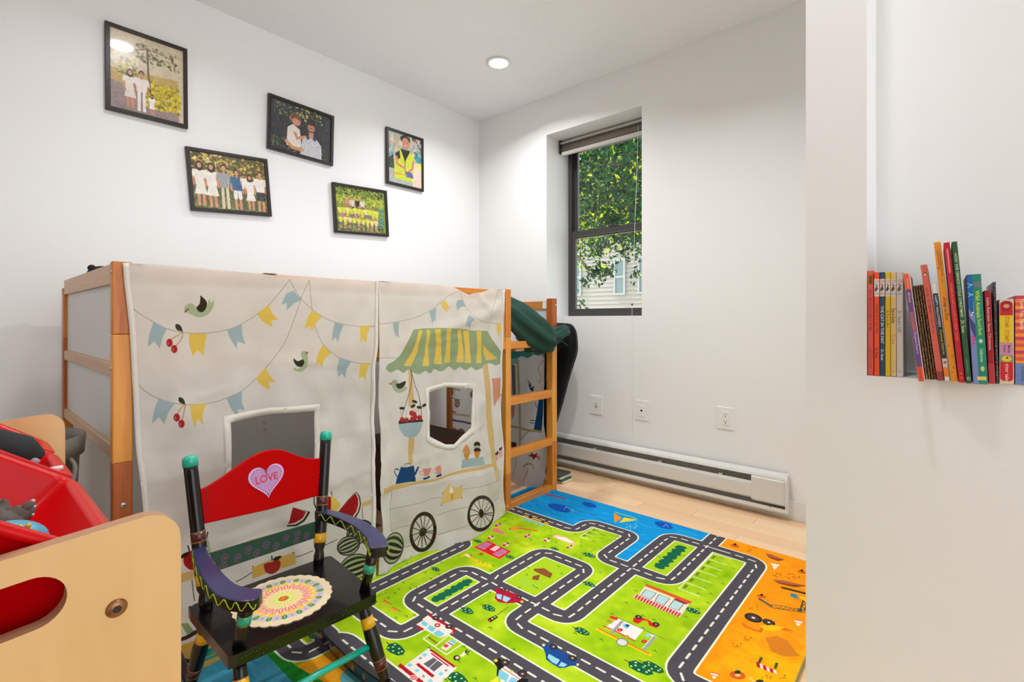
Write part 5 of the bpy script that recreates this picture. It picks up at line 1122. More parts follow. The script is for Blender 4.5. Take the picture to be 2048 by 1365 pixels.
# ---------------------------------------------------------------- painted rocking chair
M_black = mat('black_lacquer', (13, 10, 9), .26, coat=.25, spec=.35); M_teal = mat('teal_paint', (18, 172, 148), .25, coat=.4); M_yel = mat('yellow_paint', (236, 176, 20), .3, coat=.3); M_mar = mat('maroon_paint', (78, 20, 28), .3, coat=.3); M_gold = mat('gold_line', (176, 128, 50), .4)
M_redp = mat('red_lacquer', (176, 0, 0), .3, coat=.02, spec=.04); M_heart = mat('lilac_paint', (190, 140, 190), .4); M_lime = mat('lime_paint', (176, 204, 40), .4); M_purp = mat('purple_blue_paint', (48, 52, 92), .3, coat=.25, noise=.15, nscale=10)
ch = thing('rocking_chair', 'child rocking chair painted black with a red LOVE backrest and teal stretcher', 'rocking chair', (.585, 1.31, .012))
def V3(*a): return Vector(a)
def spindle(name, a, b, prof, bands):
    """turned post from a to b; prof (t, radius); bands (t0, t1, paint)"""
    a, b = Vector(a), Vector(b); m = obj(name, TB([a.lerp(b, t) for t, _ in prof], [r for _, r in prof], 18), M_black, ch, True)
    def rad(t):
        for (t0, r0), (t1, r1) in zip(prof[:-1], prof[1:]):
            if t0 <= t <= t1: return r0+(r1-r0)*(t-t0)/max(t1-t0, 1e-6)
        return prof[-1][1]
    for t0, t1, mm in bands:
        obj('painted_band', TB([a.lerp(b, t0), a.lerp(b, (t0+t1)/2), a.lerp(b, t1)], [rad(t0)+.0006, rad((t0+t1)/2)+.0006, rad(t1)+.0006], 18), mm, m, True)
        for tt in (t0, t1): obj('gold_ring', TB([a.lerp(b, tt-.002), a.lerp(b, tt+.002)], rad(tt)+.001, 18), M_gold, m, True)
    return m
def postpt(x, z): return (x, 1.42+(z-.28)*.2, z)
for s, (xt, xb) in enumerate(((.414, .430), (.794, .731))):
    a, b = postpt(xb, .278), postpt(xt, .645)
    m = spindle('back_post', a, b, [(0, .015), (.07, .0155), (.11, .012), (.14, .0165), (.3, .018), (.55, .0165), (.93, .0165), (1, .0165)], [(.17, .24, M_yel), (.455, .52, M_mar)])
    a, b = Vector(a), Vector(b); d = (b-a).normalized()
    obj('cap', TB([b-d*.012, b+d*.003, b+d*.012, b+d*.0165, b+d*.018], [.0178, .0182, .0168, .0115, .002], 18), M_teal, m, True)
# backrest
def onback(px, py, off=0):
    Y0, z0, k = 1.42+off, .28, .2; d = ray(px, py); t = (Y0+(H-z0)*k)/(d[1]-k*d[2]); return (d[0]*t, H+d[2]*t)
def slab(outline, th, off=0):
    """flat board lying in the tilted plane of the chair back"""
    bm = bmesh.new(); f = [bm.verts.new((x, 1.42+off+(z-.28)*.2, z)) for x, z in outline]; g = [bm.verts.new((x, 1.42+off+th+(z-.28)*.2, z)) for x, z in outline]
    bm.faces.new(f); bm.faces.new(g[::-1])
    for i in range(len(f)): bm.faces.new([f[i-1], f[i], g[i], g[i-1]])
    return bm
top_ = [tuple(v) for v in bspl([(.428, .570), (.452, .573), (.50, .594), (.56, .624), (.605, .635), (.65, .630), (.70, .603), (.74, .586), (.782, .580)], 5)]
bk = obj('backrest', slab(top_+[(.757, .474), (.60, .474), (.433, .484)], .016, -.004), M_redp, ch, bevel=.0025)
def heart(cx, cz, s, rot=0):
    o = []
    for i in range(44):
        t = 2*math.pi*i/44; x = 16*math.sin(t)**3/17; y = (13*math.cos(t)-5*math.cos(2*t)-2*math.cos(3*t)-math.cos(4*t))/17
        c, s_ = math.cos(rot), math.sin(rot); o.append((cx+s*(x*c-y*s_), cz+s*(x*s_+y*c)))
    return o
hc = onback(532, 958); hcx, hcz = hc
CH = Canvas(hcx-.07, hcz-.07, hcx+.07, hcz+.07, .0004, (204, 158, 204))
CH.line(heart(hcx, hcz, .05, .02), .0016, (204, 158, 204), closed=True); CH.poly(heart(hcx, hcz, .047, .02), (178, 128, 180))
hp = heart(hcx, hcz, .045, .02)
for i in range(len(hp)): 
    CH.ell(hp[i], .0013, .0013, (44, 26, 70))
CH.text('LOVE', (hcx, hcz+.003), .062, .021, 2, (190, 20, 60), bold=True)
bm = slab(heart(hcx, hcz, .053, .02), .002, -.0062); uvset(bm, CH, lambda c: (c.x, c.z)); obj('heart', bm, imat('heart_print', CH, .35, coat=.3), bk, label='lilac heart lettered LOVE')
M_dot = mat('blue_dot', (40, 30, 90), .4)
for i in range(6):
    for x0, x1 in ((.447, .444), (.768, .752)):
        z = .5+.014*i; x = x1+(x0-x1)*i/5
        bm = TB([(x, 1.4145+(z-.28)*.2, z), (x, 1.4155+(z-.28)*.2, z)], .0022, 10); obj('painted_dot', bm, M_dot, bk)
lo = [onback(*q) for q in ((410, 1112), (640, 1043), (641, 1073), (424, 1146))]
CS = Canvas(.42, .34, .76, .42, .0005, (30, 62, 44))
random.seed(5)
for q in ((450, 1115), (447, 1132), (476, 1115), (497, 1099), (514, 1106), (533, 1089), (553, 1092), (572, 1075), (595, 1068), (593, 1083), (614, 1071)):
    c = onback(*q); pts = [(c[0]+.0009*a*math.cos(a*.9), c[1]+.0009*a*math.sin(a*.9)) for a in np.arange(0, 13, .5)]; CS.line(pts, .0022, (104, 62, 96))
bm = slab(lo, .012, -.002); uvset(bm, CS, lambda c: (c.x, c.z)); obj('back_slat', bm, imat('slat_print', CS, .35, coat=.03, spec=.2), ch, bevel=.0015)
# seat
so = [(.40, 1.185), (.415, 1.172), (.578, 1.158), (.738, 1.150), (.757, 1.16), (.762, 1.18), (.782, 1.42), (.776, 1.44), (.76, 1.449), (.578, 1.458), (.43, 1.464), (.41, 1.458), (.40, 1.44)]
so = [tuple(v) for v in bspl(so+[so[0]], 3)][:-1]
seat = obj('seat', prism(so, 'z', .252, .28), M_black, ch, bevel=.004, seg=3)
bm = bmesh.new()
for i in range(46):
    x = .425+.33*i/45; y = 1.1705-(x-.415)*.068; z = .266+random.uniform(-.008, .008)
    tube(bm, [(x, y+.001, z), (x, y-.0012, z)], .0017, 6)
obj('edge_dots', bm, mat('green_dot', (40, 66, 34), .5), seat, kind='stuff')
# arms
def arm(side):
    if side < 0: P_ = [(.425, 1.462), (.408, 1.38), (.398, 1.28), (.402, 1.20), (.425, 1.15), (.448, 1.128)]; zz = [.432, .432, .428, .42, .416, .416]
    else: P_ = [(.748, 1.455), (.768, 1.38), (.782, 1.28), (.778, 1.20), (.762, 1.15), (.748, 1.125)]; zz = [.430, .430, .426, .418, .412, .412]
    p = bspl([V3(a, b, c) for (a, b), c in zip(P_, zz)], 7); N = len(p); bm = bmesh.new(); rings = []
    for i, q in enumerate(p):
        t = i/(N-1); d = (p[min(i+1, N-1)]-p[max(i-1, 0)]).normalized(); x = d.cross(V3(0, 0, 1)).normalized(); w = .013+.012*min(1, t*1.4)
        if i >= N-4: w *= [.97, .88, .7, .35][i-N+4]
        rings.append([bm.verts.new(q+x*sx*w+V3(0, 0, dz)) for sx, dz in ((-1, 0), (-.9, .002), (.9, .002), (1, 0), (1, -.024), (-1, -.024))])
    for A_, B_ in zip(rings[:-1], rings[1:]):
        for k in range(6):
            f = bm.faces.new([A_[k], A_[(k+1) % 6], B_[(k+1) % 6], B_[k]]); f.material_index = 0 if k in (0, 1, 2) else 1
    bm.faces.new(rings[0]).material_index = 1; bm.faces.new(rings[-1][::-1]).material_index = 1
    a = obj('armrest', bm, [M_purp, M_black], ch, False)
    for sd in (-1, 1):
        w = []
        for k in range(110):
            t = .06+.9*k/109; f = t*(N-1); i = min(int(f), N-2); q = p[i].lerp(p[i+1], f-i); d = (p[i+1]-p[max(i-1, 0)]).normalized(); x = d.cross(V3(0, 0, 1)).normalized(); ww = .0135+.012*min(1, t*1.4)
            if t > .9: ww *= 1-(t-.9)*3.5
            w.append(q+x*sd*(ww+.0006)+V3(0, 0, -.011+.0085*math.sin(k*.52)))
        obj('painted_squiggle', TB(w, .0011, 6), M_lime, a, True)
arm(-1); arm(1)
for i, (xa, ya, xb, yb, zt) in enumerate(((.428, 1.198, .435, 1.165, .396), (.742, 1.185, .752, 1.16, .392))):
    spindle('arm_support', (xa, ya, .278), (xb, yb, zt), [(0, .0145), (.3, .0135), (.6, .0155), (1, .0155)], [(.52, .72, M_teal)])
# legs, rockers, stretcher
for i, (a, b) in enumerate((((.43, 1.20, .255), (.418, 1.13, .055)), ((.735, 1.19, .255), (.762, 1.115, .055)), ((.435, 1.42, .255), (.414, 1.49, .055)), ((.735, 1.41, .255), (.756, 1.465, .055)))):
    spindle('leg', a, b, [(0, .0135), (.15, .015), (.45, .019), (.7, .0175), (.95, .013), (1, .013)], [(.2, .33, M_yel), (.72, .84, M_mar)])
for x in (.413, .762):
    bm = bmesh.new(); U = []; D = []; n = 26
    for s_ in (-1, 1):
        for i in range(n+1):
            t = i/n; y = .93+t*.68; zc = .0125+.075*((y-1.27)/.36)**2*.8; h = .036*(1-.25*abs(2*t-1)**3)
            U.append((x+s_*.012, y, zc+h)); D.append((x+s_*.012, y, zc))
    vu = [bm.verts.new(p) for p in U]; vd = [bm.verts.new(p) for p in D]; m_ = n+1
    for i in range(n):
        bm.faces.new([vu[i], vu[i+1], vd[i+1], vd[i]]); bm.faces.new([vu[m_+i], vd[m_+i], vd[m_+i+1], vu[m_+i+1]]); bm.faces.new([vu[i], vu[m_+i], vu[m_+i+1], vu[i+1]]); bm.faces.new([vd[i], vd[i+1], vd[m_+i+1], vd[m_+i]])
    bm.faces.new([vu[0], vd[0], vd[m_], vu[m_]]); bm.faces.new([vu[n], vu[m_+n], vd[m_+n], vd[n]])
    rk = obj('rocker', bm, mat('dark_navy_paint', (24, 26, 42), .25, coat=.5), ch, bevel=.003)
    for i in range(9):
        y = 1.02+.06*i; z = .0305+.075*((y-1.27)/.36)**2*.8
        for sd in (-1, 1):
            bm = bmesh.new(); st = [(y+.011*(1 if k % 2 == 0 else .45)*math.sin(k*math.pi/5), z+.011*(1 if k % 2 == 0 else .45)*math.cos(k*math.pi/5)) for k in range(10)]
            A_ = [bm.verts.new((x+sd*.0121, *q)) for q in st]; B_ = [bm.verts.new((x+sd*.0127, *q)) for q in st]; bm.faces.new(B_); [bm.faces.new([A_[k-1], A_[k], B_[k], B_[k-1]]) for k in range(10)]
            obj('painted_star', bm, M_gold, rk)
obj('stretcher', TB([(.418, 1.155, .145), (.59, 1.158, .145), (.748, 1.152, .145)], .0085, 14), M_teal, ch, True)
obj('rear_stretcher', TB([(.428, 1.46, .14), (.748, 1.45, .14)], .0075, 12), M_teal, ch, True)
# doily on the seat
DC = (.578, 1.31); DR = .117
CD = Canvas(DC[0]-.13, DC[1]-.13, DC[0]+.13, DC[1]+.13, .0006, (228, 206, 168))
def pet(r0, r1, w, n, col, off=0, al=1):
    for k in range(n):
        a = 2*math.pi*(k+off)/n; ca, sa = math.cos(a), math.sin(a); pts = []
        for u, v in ((0, 0), (.3, .8), (.6, 1), (.85, .7), (1, 0), (.85, -.7), (.6, -1), (.3, -.8)): r = r0+(r1-r0)*u; pts.append((DC[0]+r*ca-v*w*sa, DC[1]+r*sa+v*w*ca))
        CD.poly(pts, col, al)
CD.ell(DC, .1, .1, (196, 186, 190), n=48); pet(.078, .10, .007, 16, (64, 130, 60)); pet(.08, .096, .0012, 16, (170, 200, 120)); pet(.083, .094, .004, 16, (176, 150, 180), .5)
CD.ell(DC, .076, .076, (236, 214, 150), n=48); pet(.055, .084, .009, 20, (240, 190, 70), .5); CD.ell(DC, .066, .066, (232, 196, 150), n=48); pet(.035, .072, .0065, 24, (222, 120, 110)); pet(.04, .07, .0015, 24, (250, 214, 204)); CD.ell(DC, .045, .045, (232, 220, 150), n=40); pet(.012, .052, .003, 30, (222, 222, 140), .5); pet(.012, .05, .0014, 30, (240, 170, 140)); CD.ell(DC, .026, .026, (190, 204, 80)); pet(.006, .03, .003, 18, (220, 226, 120)); CD.ell(DC, .013, .013, (206, 110, 30))
for _ in range(30): CD.ell((DC[0]+random.uniform(-.011, .011), DC[1]+random.uniform(-.011, .011)), .0013, .0013, random.choice([(240, 170, 60), (150, 60, 20)]))
dol = [(DC[0]+(DR+.0045*abs(math.sin(14*a_)))*math.cos(a_), DC[1]+(DR+.0045*abs(math.sin(14*a_)))*math.sin(a_)) for a_ in np.arange(0, 2*math.pi, 2*math.pi/168)]
bm = prism(dol, 'z', .2805, .2825); uvset(bm, CD, lambda c: (c.x, c.y)); o = obj('seat_mat', bm, imat('mandala_print', CD, .6, bump=.3, bscale=500), label='round scalloped mandala mat lying on the black rocking chair seat', cat='mat')

# ---------------------------------------------------------------- books in the niche
bt = T(1700, 460, 4.014)
DOCS = [((120, 60, 50),)]
PAGE = mat('page_edges', (226, 216, 198), .8, bump=.3, bscale=300)
def book(lab, xbl, xbr, yb, xtl, xtr, yt, col, art, depth=.16, side=None, tilt_x=None):
    X = (NZ-H)/(((CY-yb))/F); d0 = ray((xbl+xbr)/2, yb); X = d0[0]*((NZ-H)/d0[2])      # where its foot stands on the ledge
    (y0, _), (y1, _) = onx(xbl, yb, X), onx(xbr, yb, X); (y2, z2), (y3, z3) = onx(xtl, yt, X), onx(xtr, yt, X)
    b = Vector(((y0+y1)/2, NZ)); tp = Vector(((y2+y3)/2, (z2+z3)/2)); h = (tp-b).length; ang = math.atan2(-(tp.x-b.x), tp.y-b.y)
    th = abs(y0-y1)*math.cos(ang)*.985
    t = thing('book', lab, 'book', (X, b.x, NZ+abs(math.sin(ang))*th/2+.0006), 'books in the niche')
    t.rotation_euler = (ang, 0, 0)
    # local frame: spine at x=0 facing -x, thickness along y, height z
    def lo(name, bm, m, **k):
        me = bpy.data.meshes.new(name); bmesh.ops.recalc_face_normals(bm, faces=bm.faces); bm.to_mesh(me); bm.free()
        for mm in (m if isinstance(m, list) else [m]): me.materials.append(mm)
        o = bpy.data.objects.new(name, me); COL.objects.link(o); o.parent = t
        md = o.modifiers.new('b', 'BEVEL'); md.width = .0008; md.segments = 2
        return o
    cvs = Canvas(-th/2, 0, th/2, h, max(.0003, th/60), col); art(cvs, th, h)
    Cm = imat('spine_print', cvs, .35, coat=.15); Sm = mat('cover_board', side or col, .4, coat=.1)
    cw = .0018
    bm = bmesh.new(); box(bm, 0, cw, -th/2, th/2, 0, h)
    for f in bm.faces: f.material_index = 1
    for f in bm.faces:
        c = f.calc_center_median()
        if c.x < 1e-5: f.material_index = 0
    L = bm.loops.layers.uv.verify()
    for f in bm.faces:
        for l in f.loops: l[L].uv = cvs.uv(-l.vert.co.y, l.vert.co.z)
    lo('spine', bm, [Cm, Sm])
    bm = bmesh.new(); box(bm, cw, depth, -th/2, -th/2+cw, 0, h); lo('cover', bm, Sm); bm = bmesh.new(); box(bm, cw, depth, th/2-cw, th/2, 0, h); lo('cover', bm, Sm)
    bm = bmesh.new(); box(bm, cw, depth-.003, -th/2+cw, th/2-cw, .003, h-.003); lo('pages', bm, PAGE)
    return t
def vt(c, s, v0, v1, u, hgt, col, bold=True):
    c.text(s, (u, (v0+v1)/2), abs(v1-v0), hgt, -90, col, bold=bold)
def fr(h, a): return h*(1-a)
def seuss(body, panel, title, tcol, t0, t1, auth=None, acol=None, a0=.5, a1=.6):
    def f(c, th, h):
        if panel: c.poly([(-th/2, fr(h, .065)), (th/2, fr(h, .065)), (th/2, fr(h, .235)), (-th/2, fr(h, .235))], (236, 226, 218))
        w = (60, 40, 40)
        c.text('Dr', (0.0005, fr(h, .095)), .009, th*.55, -90, (190, 50, 60), al=.8); c.line([(-th*.25, fr(h, .12)), (th*.2, fr(h, .13)), (-th*.1, fr(h, .145)), (th*.2, fr(h, .16)), (-th*.2, fr(h, .185))], .0014, w); c.line([(0, fr(h, .15)), (-th*.25, fr(h, .17))], .003, w); c.line([(-th*.3, fr(h, .205)), (th*.3, fr(h, .205))], .0008, (140, 130, 124)); c.line([(-th*.3, fr(h, .213)), (th*.3, fr(h, .213))], .0008, (140, 130, 124))
        vt(c, title, fr(h, t0), fr(h, t1), 0, th*.62, tcol)
        if auth: vt(c, auth, fr(h, a0), fr(h, a1), 0, th*.58, acol)
        c.ell((0, fr(h, .95)), th*.2, th*.2, tuple(int(v*.8) for v in c.a[3, 3]), al=.7)
    return f
def a1(c, th, h):
    c.poly([(-th*.5, h), (th*.5, h), (th*.5, fr(h, .13)), (-th*.5, fr(h, .13))], (240, 96, 50)); c.poly([(-th*.25, fr(h, .05)), (th*.3, fr(h, .05)), (th*.3, fr(h, .13)), (-th*.25, fr(h, .13))], (84, 110, 30)); vt(c, 'Golden', fr(h, .055), fr(h, .125), 0, th*.3, (40, 60, 20))
    vt(c, 'WHY ARE YOU SO MEAN TO ME?', fr(h, .18), fr(h, .58), -th*.02, th*.42, (150, 40, 90)); vt(c, 'Sesame Street / CTW', fr(h, .74), fr(h, .93), 0, th*.3, (150, 50, 60))
book('salmon thin picture book at the far left end of the niche', 1735.6, 1747.3, 751.5, 1734.9, 1747.3, 542, (236, 96, 84), a1, .15, (206, 70, 60))
book('orange-red book with a white spine panel, second from the left wall', 1748.4, 1758.8, 752.6, 1748, 1758.6, 545.4, (248, 84, 20), seuss(0, 1, 'Green Eggs and Ham', (150, 40, 20), .31, .6, 'Dr. Seuss', (140, 30, 20), .73, .83), .16)
book('dark teal book lettered THE CAT IN THE HAT', 1759.5, 1769.8, 752.8, 1759.3, 1769.6, 545, (30, 84, 112), seuss(0, 1, 'THE CAT IN THE HAT', (236, 236, 236), .325, .69, 'Dr. Seuss', (236, 236, 240), .745, .85), .16)
book('bright yellow book with a white spine panel', 1770.6, 1780.7, 753.4, 1770.5, 1780.4, 545, (238, 196, 22), seuss(0, 1, "Mr. Brown Can Moo!", (140, 140, 20), .37, .53), .16)
book('pale cream book lettered in black and orange beside the yellow one', 1781.4, 1792.7, 753.8, 1780.9, 1792.4, 545, (240, 208, 132), seuss(0, 1, 'Fox in Socks', (90, 60, 50), .35, .49, 'Dr. Seuss', (220, 140, 60), .6, .69), .16)
book('white book lettered ABC, last of the upright ones', 1793.4, 1806.6, 754.7, 1793, 1805.6, 545, (222, 214, 208), seuss(0, 0, "Dr. Seuss's ABC", (130, 140, 170), .37, .585), .16)
def a7(c, th, h):
    c.poly([(-th/2, h), (th/2, h), (th/2, fr(h, .15)), (-th/2, fr(h, .15))], (234, 94, 56)); c.poly([(-th/2, 0), (th/2, 0), (th/2, fr(h, .865)), (-th/2, fr(h, .865))], (226, 76, 44)); vt(c, 'Berenstain', fr(h, .05), fr(h, .13), th*.1, th*.3, (240, 170, 150)); vt(c, 'Michael', fr(h, .18), fr(h, .27), 0, th*.4, (220, 170, 170)); vt(c, 'GOODNIGHT', fr(h, .36), fr(h, .55), .0, th*.56, (240, 130, 70)); vt(c, 'Superhero', fr(h, .55), fr(h, .75), 0, th*.55, (190, 180, 214)); vt(c, 'Hodgin', fr(h, .89), fr(h, .98), 0, th*.3, (180, 50, 30))
book('leaning purple book with orange ends, lettered GOODNIGHT', 1837, 1849.3, 764.4, 1806, 1818.3, 548.4, (104, 66, 120), a7, .17, (230, 214, 214))
def gold(sd):
    def f(c, th, h):
        r = random.Random(sd); c.a[:] = (72, 44, 20)
        for i in range(60): v = h*i/60; c.line([(-th*.1+r.uniform(-1, 1)*th*.2, v), (th*.15+r.uniform(-1, 1)*th*.2, v+h/80)], th*.4, r.choice([(196, 156, 84), (220, 184, 112), (150, 108, 48)]), .85)
    return f
for k, lb in enumerate(('thin book with gold foil spine, touching the purple one', 'thin book with gold foil spine, second of the gold four from the left', 'thin book with gold foil spine, third of the gold four from the left', 'thin book with gold foil spine, touching the dark salmon one')):
    book(lb, 1851.4+k*5.6, 1856.6+k*5.6, 760, 1825.2+k*5.2, 1830.2+k*5.2, 573-k*.8, (120, 84, 40), gold(k), .16, (60, 40, 26))
def a9(c, th, h):
    c.ell((0, fr(h, .08)), th*.3, th*.3, (120, 40, 30)); c.ell((0, fr(h, .085)), th*.2, th*.22, (226, 190, 170)); vt(c, "Let's Be", fr(h, .2), fr(h, .28), 0, th*.36, (140, 46, 50)); vt(c, 'SO SMART!', fr(h, .3), fr(h, .44), 0, th*.46, (140, 46, 50)); vt(c, 'Judit Orosz', fr(h, .45), fr(h, .6), 0, th*.4, (140, 46, 50)); c.poly([(-th/2, 0), (th/2, 0), (th/2, fr(h, .92)), (-th/2, fr(h, .92))], (150, 56, 50))
book('dull salmon book leaning, with a small round emblem near its top', 1874.6, 1888.4, 763, 1839.2, 1855, 531, (214, 96, 76), a9, .17, (150, 60, 60))
def a10(c, th, h):
    c.poly([(-th/2, h), (th/2, h), (th/2, fr(h, .11)), (-th/2, fr(h, .11))], (236, 226, 222)); vt(c, 'HAPPY HALLOWEEN', fr(h, .13), fr(h, .45), 0, th*.5, (226, 220, 222)); vt(c, 'Curious George', fr(h, .48), fr(h, .73), 0, th*.6, (222, 206, 30)); c.poly([(-th/2, 0), (th/2, 0), (th/2, fr(h, .86)), (-th/2, fr(h, .86))], (240, 140, 30)); c.poly([(-th/2, fr(h, .77)), (th/2, fr(h, .77)), (th/2, fr(h, .86)), (-th/2, fr(h, .86))], (222, 206, 198)); c.ell((0, fr(h, .81)), th*.3, th*.35, (150, 100, 90)); c.poly([(-th/2, 0), (th/2, 0), (th/2, fr(h, .955)), (-th/2, fr(h, .955))], (236, 230, 226))
book('black book lettered HAPPY HALLOWEEN with a white top', 1889.6, 1900.4, 764, 1862.4, 1872.6, 567, (34, 24, 24), a10, .15)
def a11(c, th, h):
    for v in (.1, .13): pass
    c.line([(-th*.12, fr(h, .06)), (-th*.12, fr(h, .2))], .0014, (190, 110, 30)); c.line([(th*.15, fr(h, .08)), (th*.15, fr(h, .25))], .0014, (190, 110, 30)); vt(c, 'HOME ALONE', fr(h, .405), fr(h, .565), .0, th*.34, (110, 60, 20))
    r = random.Random(3)
    for i in range(16): c.ell((r.uniform(-.35, .35)*th, r.uniform(.04, .96)*h), .0012, .002, (206, 116, 20))
book('tall yellow-orange book lettered HOME ALONE', 1901.4, 1916.3, 765, 1865.5, 1883, 485, (252, 164, 16), a11, .19, (206, 196, 186))
def a12(c, th, h):
    c.line([(0, fr(h, .05)), (0, fr(h, .215))], .0028, (246, 140, 140)); vt(c, 'HOME ALONE 2: LOST IN NEW YORK', fr(h, .295), fr(h, .705), 0, th*.42, (246, 130, 70)); c.ell((0, fr(h, .965)), th*.25, th*.25, (240, 90, 50)); c.poly([(-th*.2, fr(h, .93)), (th*.2, fr(h, .93)), (th*.2, fr(h, .94)), (-th*.2, fr(h, .94))], (240, 120, 60))
book('tall red book between the yellow-orange and the green ones', 1918, 1930.8, 767, 1886, 1900, 486, (214, 16, 50), a12, .19, (150, 10, 26))
def a13(c, th, h):
    c.ell((0, fr(h, .075)), th*.12, th*.12, (150, 40, 40)); vt(c, 'HOW THE GRINCH STOLE CHRISTMAS!', fr(h, .085), fr(h, .535), 0, th*.5, (206, 216, 170)); vt(c, 'Dr. Seuss', fr(h, .56), fr(h, .645), 0, th*.6, (206, 210, 160)); vt(c, 'RANDOM HOUSE', fr(h, .83), fr(h, .925), 0, th*.26, (130, 150, 100)); c.ell((0, fr(h, .965)), th*.32, th*.36, (206, 206, 190)); c.ell((0, fr(h, .965)), th*.2, th*.22, (60, 90, 60))
book('tall dark green book with pale capital lettering', 1932.2, 1944, 768.4, 1902.4, 1914.7, 484.4, (26, 86, 44), a13, .19, (16, 44, 26))
def a14(c, th, h):
    u = -th*.1
    c.poly([(-th/2, 0), (u, 0), (u, h), (-th/2, h)], (120, 134, 190)); c.poly([(-th/2, h), (u, h), (u, fr(h, .2)), (-th*.2, fr(h, .38)), (-th/2, fr(h, .3))], (14, 96, 170)); c.poly([(-th/2, fr(h, .38)), (u, fr(h, .46)), (u, fr(h, .6)), (-th*.4, fr(h, .5))], (56, 60, 120))
    for a, b in ((.08, .1), (.12, .09), (.17, .19), (.2, .18)): c.line([(-th*.46, fr(h, a)), (u-.001, fr(h, b))], .0018, (130, 190, 220))
    for v in (.57, .6, .63): c.ell((-th*.28, fr(h, v)), th*.14, .0026, (206, 60, 140))
    c.ell((-th*.22, fr(h, .35)), .0014, .0014, (240, 240, 240)); c.ell((-th*.3, fr(h, .37)), .0014, .0014, (240, 240, 240)); c.poly([(u, fr(h, .07)), (th/2, fr(h, .07)), (th/2, fr(h, .12)), (u+.003, fr(h, .12))], (110, 116, 120)); vt(c, 'Wild Animals', fr(h, .15), fr(h, .4), th*.18, th*.3, (206, 224, 60)); vt(c, 'Sound Book', fr(h, .41), fr(h, .56), th*.2, th*.26, (200, 216, 60)); c.ell((th*.2, fr(h, .61)), th*.14, .004, (200, 216, 190)); vt(c, 'Usborne', fr(h, .68), fr(h, .8), th*.2, th*.22, (206, 226, 180)); c.ell((th*.2, fr(h, .86)), th*.13, .005, (226, 196, 130)); c.poly([(-th*.2, fr(h, .93)), (th*.42, fr(h, .93)), (th*.42, fr(h, .965)), (-th*.2, fr(h, .965))], (236, 200, 116))
book('thick blue and teal book lettered Wild Animals Sound Book', 1946, 1976.5, 770, 1933.6, 1960.8, 550, (16, 134, 106), a14, .17, (50, 40, 34))
def a15(c, th, h): vt(c, 'Little Reindeer Saves Christmas', fr(h, .08), fr(h, .64), 0, th*.42, (240, 206, 200)); c.poly([(-th/2, 0), (th/2, 0), (th/2, fr(h, .78)), (-th/2, fr(h, .78))], (206, 56, 60))
book('red book lettered Little Reindeer Saves Christmas', 1977.4, 1990.8, 769, 1965, 1984.4, 582, (176, 8, 26), a15, .165, (150, 20, 30))
def a16(c, th, h):
    r = random.Random(9)
    for i in range(60): c.ell((r.uniform(-.4, .4)*th, r.uniform(0, 1)*h), .0006, .0009, (160, 150, 140))
book('thin black speckled book right of the red reindeer one', 1991.6, 1997.2, 769, 1984.8, 1993, 564.6, (44, 34, 34), a16, .185, (96, 96, 104))
def a17(c, th, h):
    c.a[:] = (226, 206, 176); w = th*.44
    c.poly(rrect(-w, .006, w, h-.004, .006), (206, 20, 30)); c.poly([(-w, fr(h, .19)), (w, fr(h, .19)), (w, fr(h, .51)), (-w, fr(h, .51))], (232, 206, 16)); c.poly([(-w, fr(h, .51)), (w, fr(h, .51)), (w, fr(h, .66)), (-w, fr(h, .66))], (206, 140, 170)); c.poly([(-w, fr(h, .66)), (w, fr(h, .66)), (w, fr(h, .74)), (-w, fr(h, .74))], (110, 150, 130)); c.ell((0, fr(h, .7)), w*.8, .006, (236, 206, 30)); c.ell((w*.1, fr(h, .69)), .0016, .0016, (30, 30, 20)); c.poly(rrect(-w*.7, fr(h, .14), w*.7, fr(h, .02), .004), (160, 16, 30)); c.ell((0, fr(h, .08)), w*.5, .004, (236, 150, 120)); vt(c, 'STOMP, STOMP!', fr(h, .2), fr(h, .5), 0, w*.8, (206, 120, 20)); vt(c, 'Maria', fr(h, .54), fr(h, .63), w*.4, w*.4, (90, 40, 70)); vt(c, 'Roper', fr(h, .54), fr(h, .63), -w*.3, w*.4, (90, 40, 70)); vt(c, 'tiger tales', fr(h, .76), fr(h, .98), 0, w*.8, (246, 210, 190))
book('chunky board book with yellow, pink and red spine lettered STOMP, STOMP!', 1998.6, 2028.2, 769.6, 1998.2, 2027.6, 599.5, (226, 206, 176), a17, .16, (206, 190, 166))
def a18(c, th, h):
    for i in range(26): c.poly([(-th/2, h*i/26), (th/2, h*i/26), (th/2, h*(i+1)/26), (-th/2, h*(i+1)/26)], ((240, 130, 60), (206, 56, 90), (246, 150, 50), (226, 84, 60))[i % 4])
    c.poly([(-th/2, 0), (th/2, 0), (th/2, fr(h, .76)), (-th/2, fr(h, .76))], (106, 134, 190)); vt(c, 'I Love You, Daddy', fr(h, .04), fr(h, .38), -th*.05, th*.4, (246, 214, 190)); vt(c, 'igloo', fr(h, .8), fr(h, .96), 0, th*.3, (60, 80, 130))
book('chunky orange and pink striped book at the right edge of the frame', 2030, 2060, 771, 2029.4, 2060, 592, (236, 110, 60), a18, .16, (206, 60, 90))

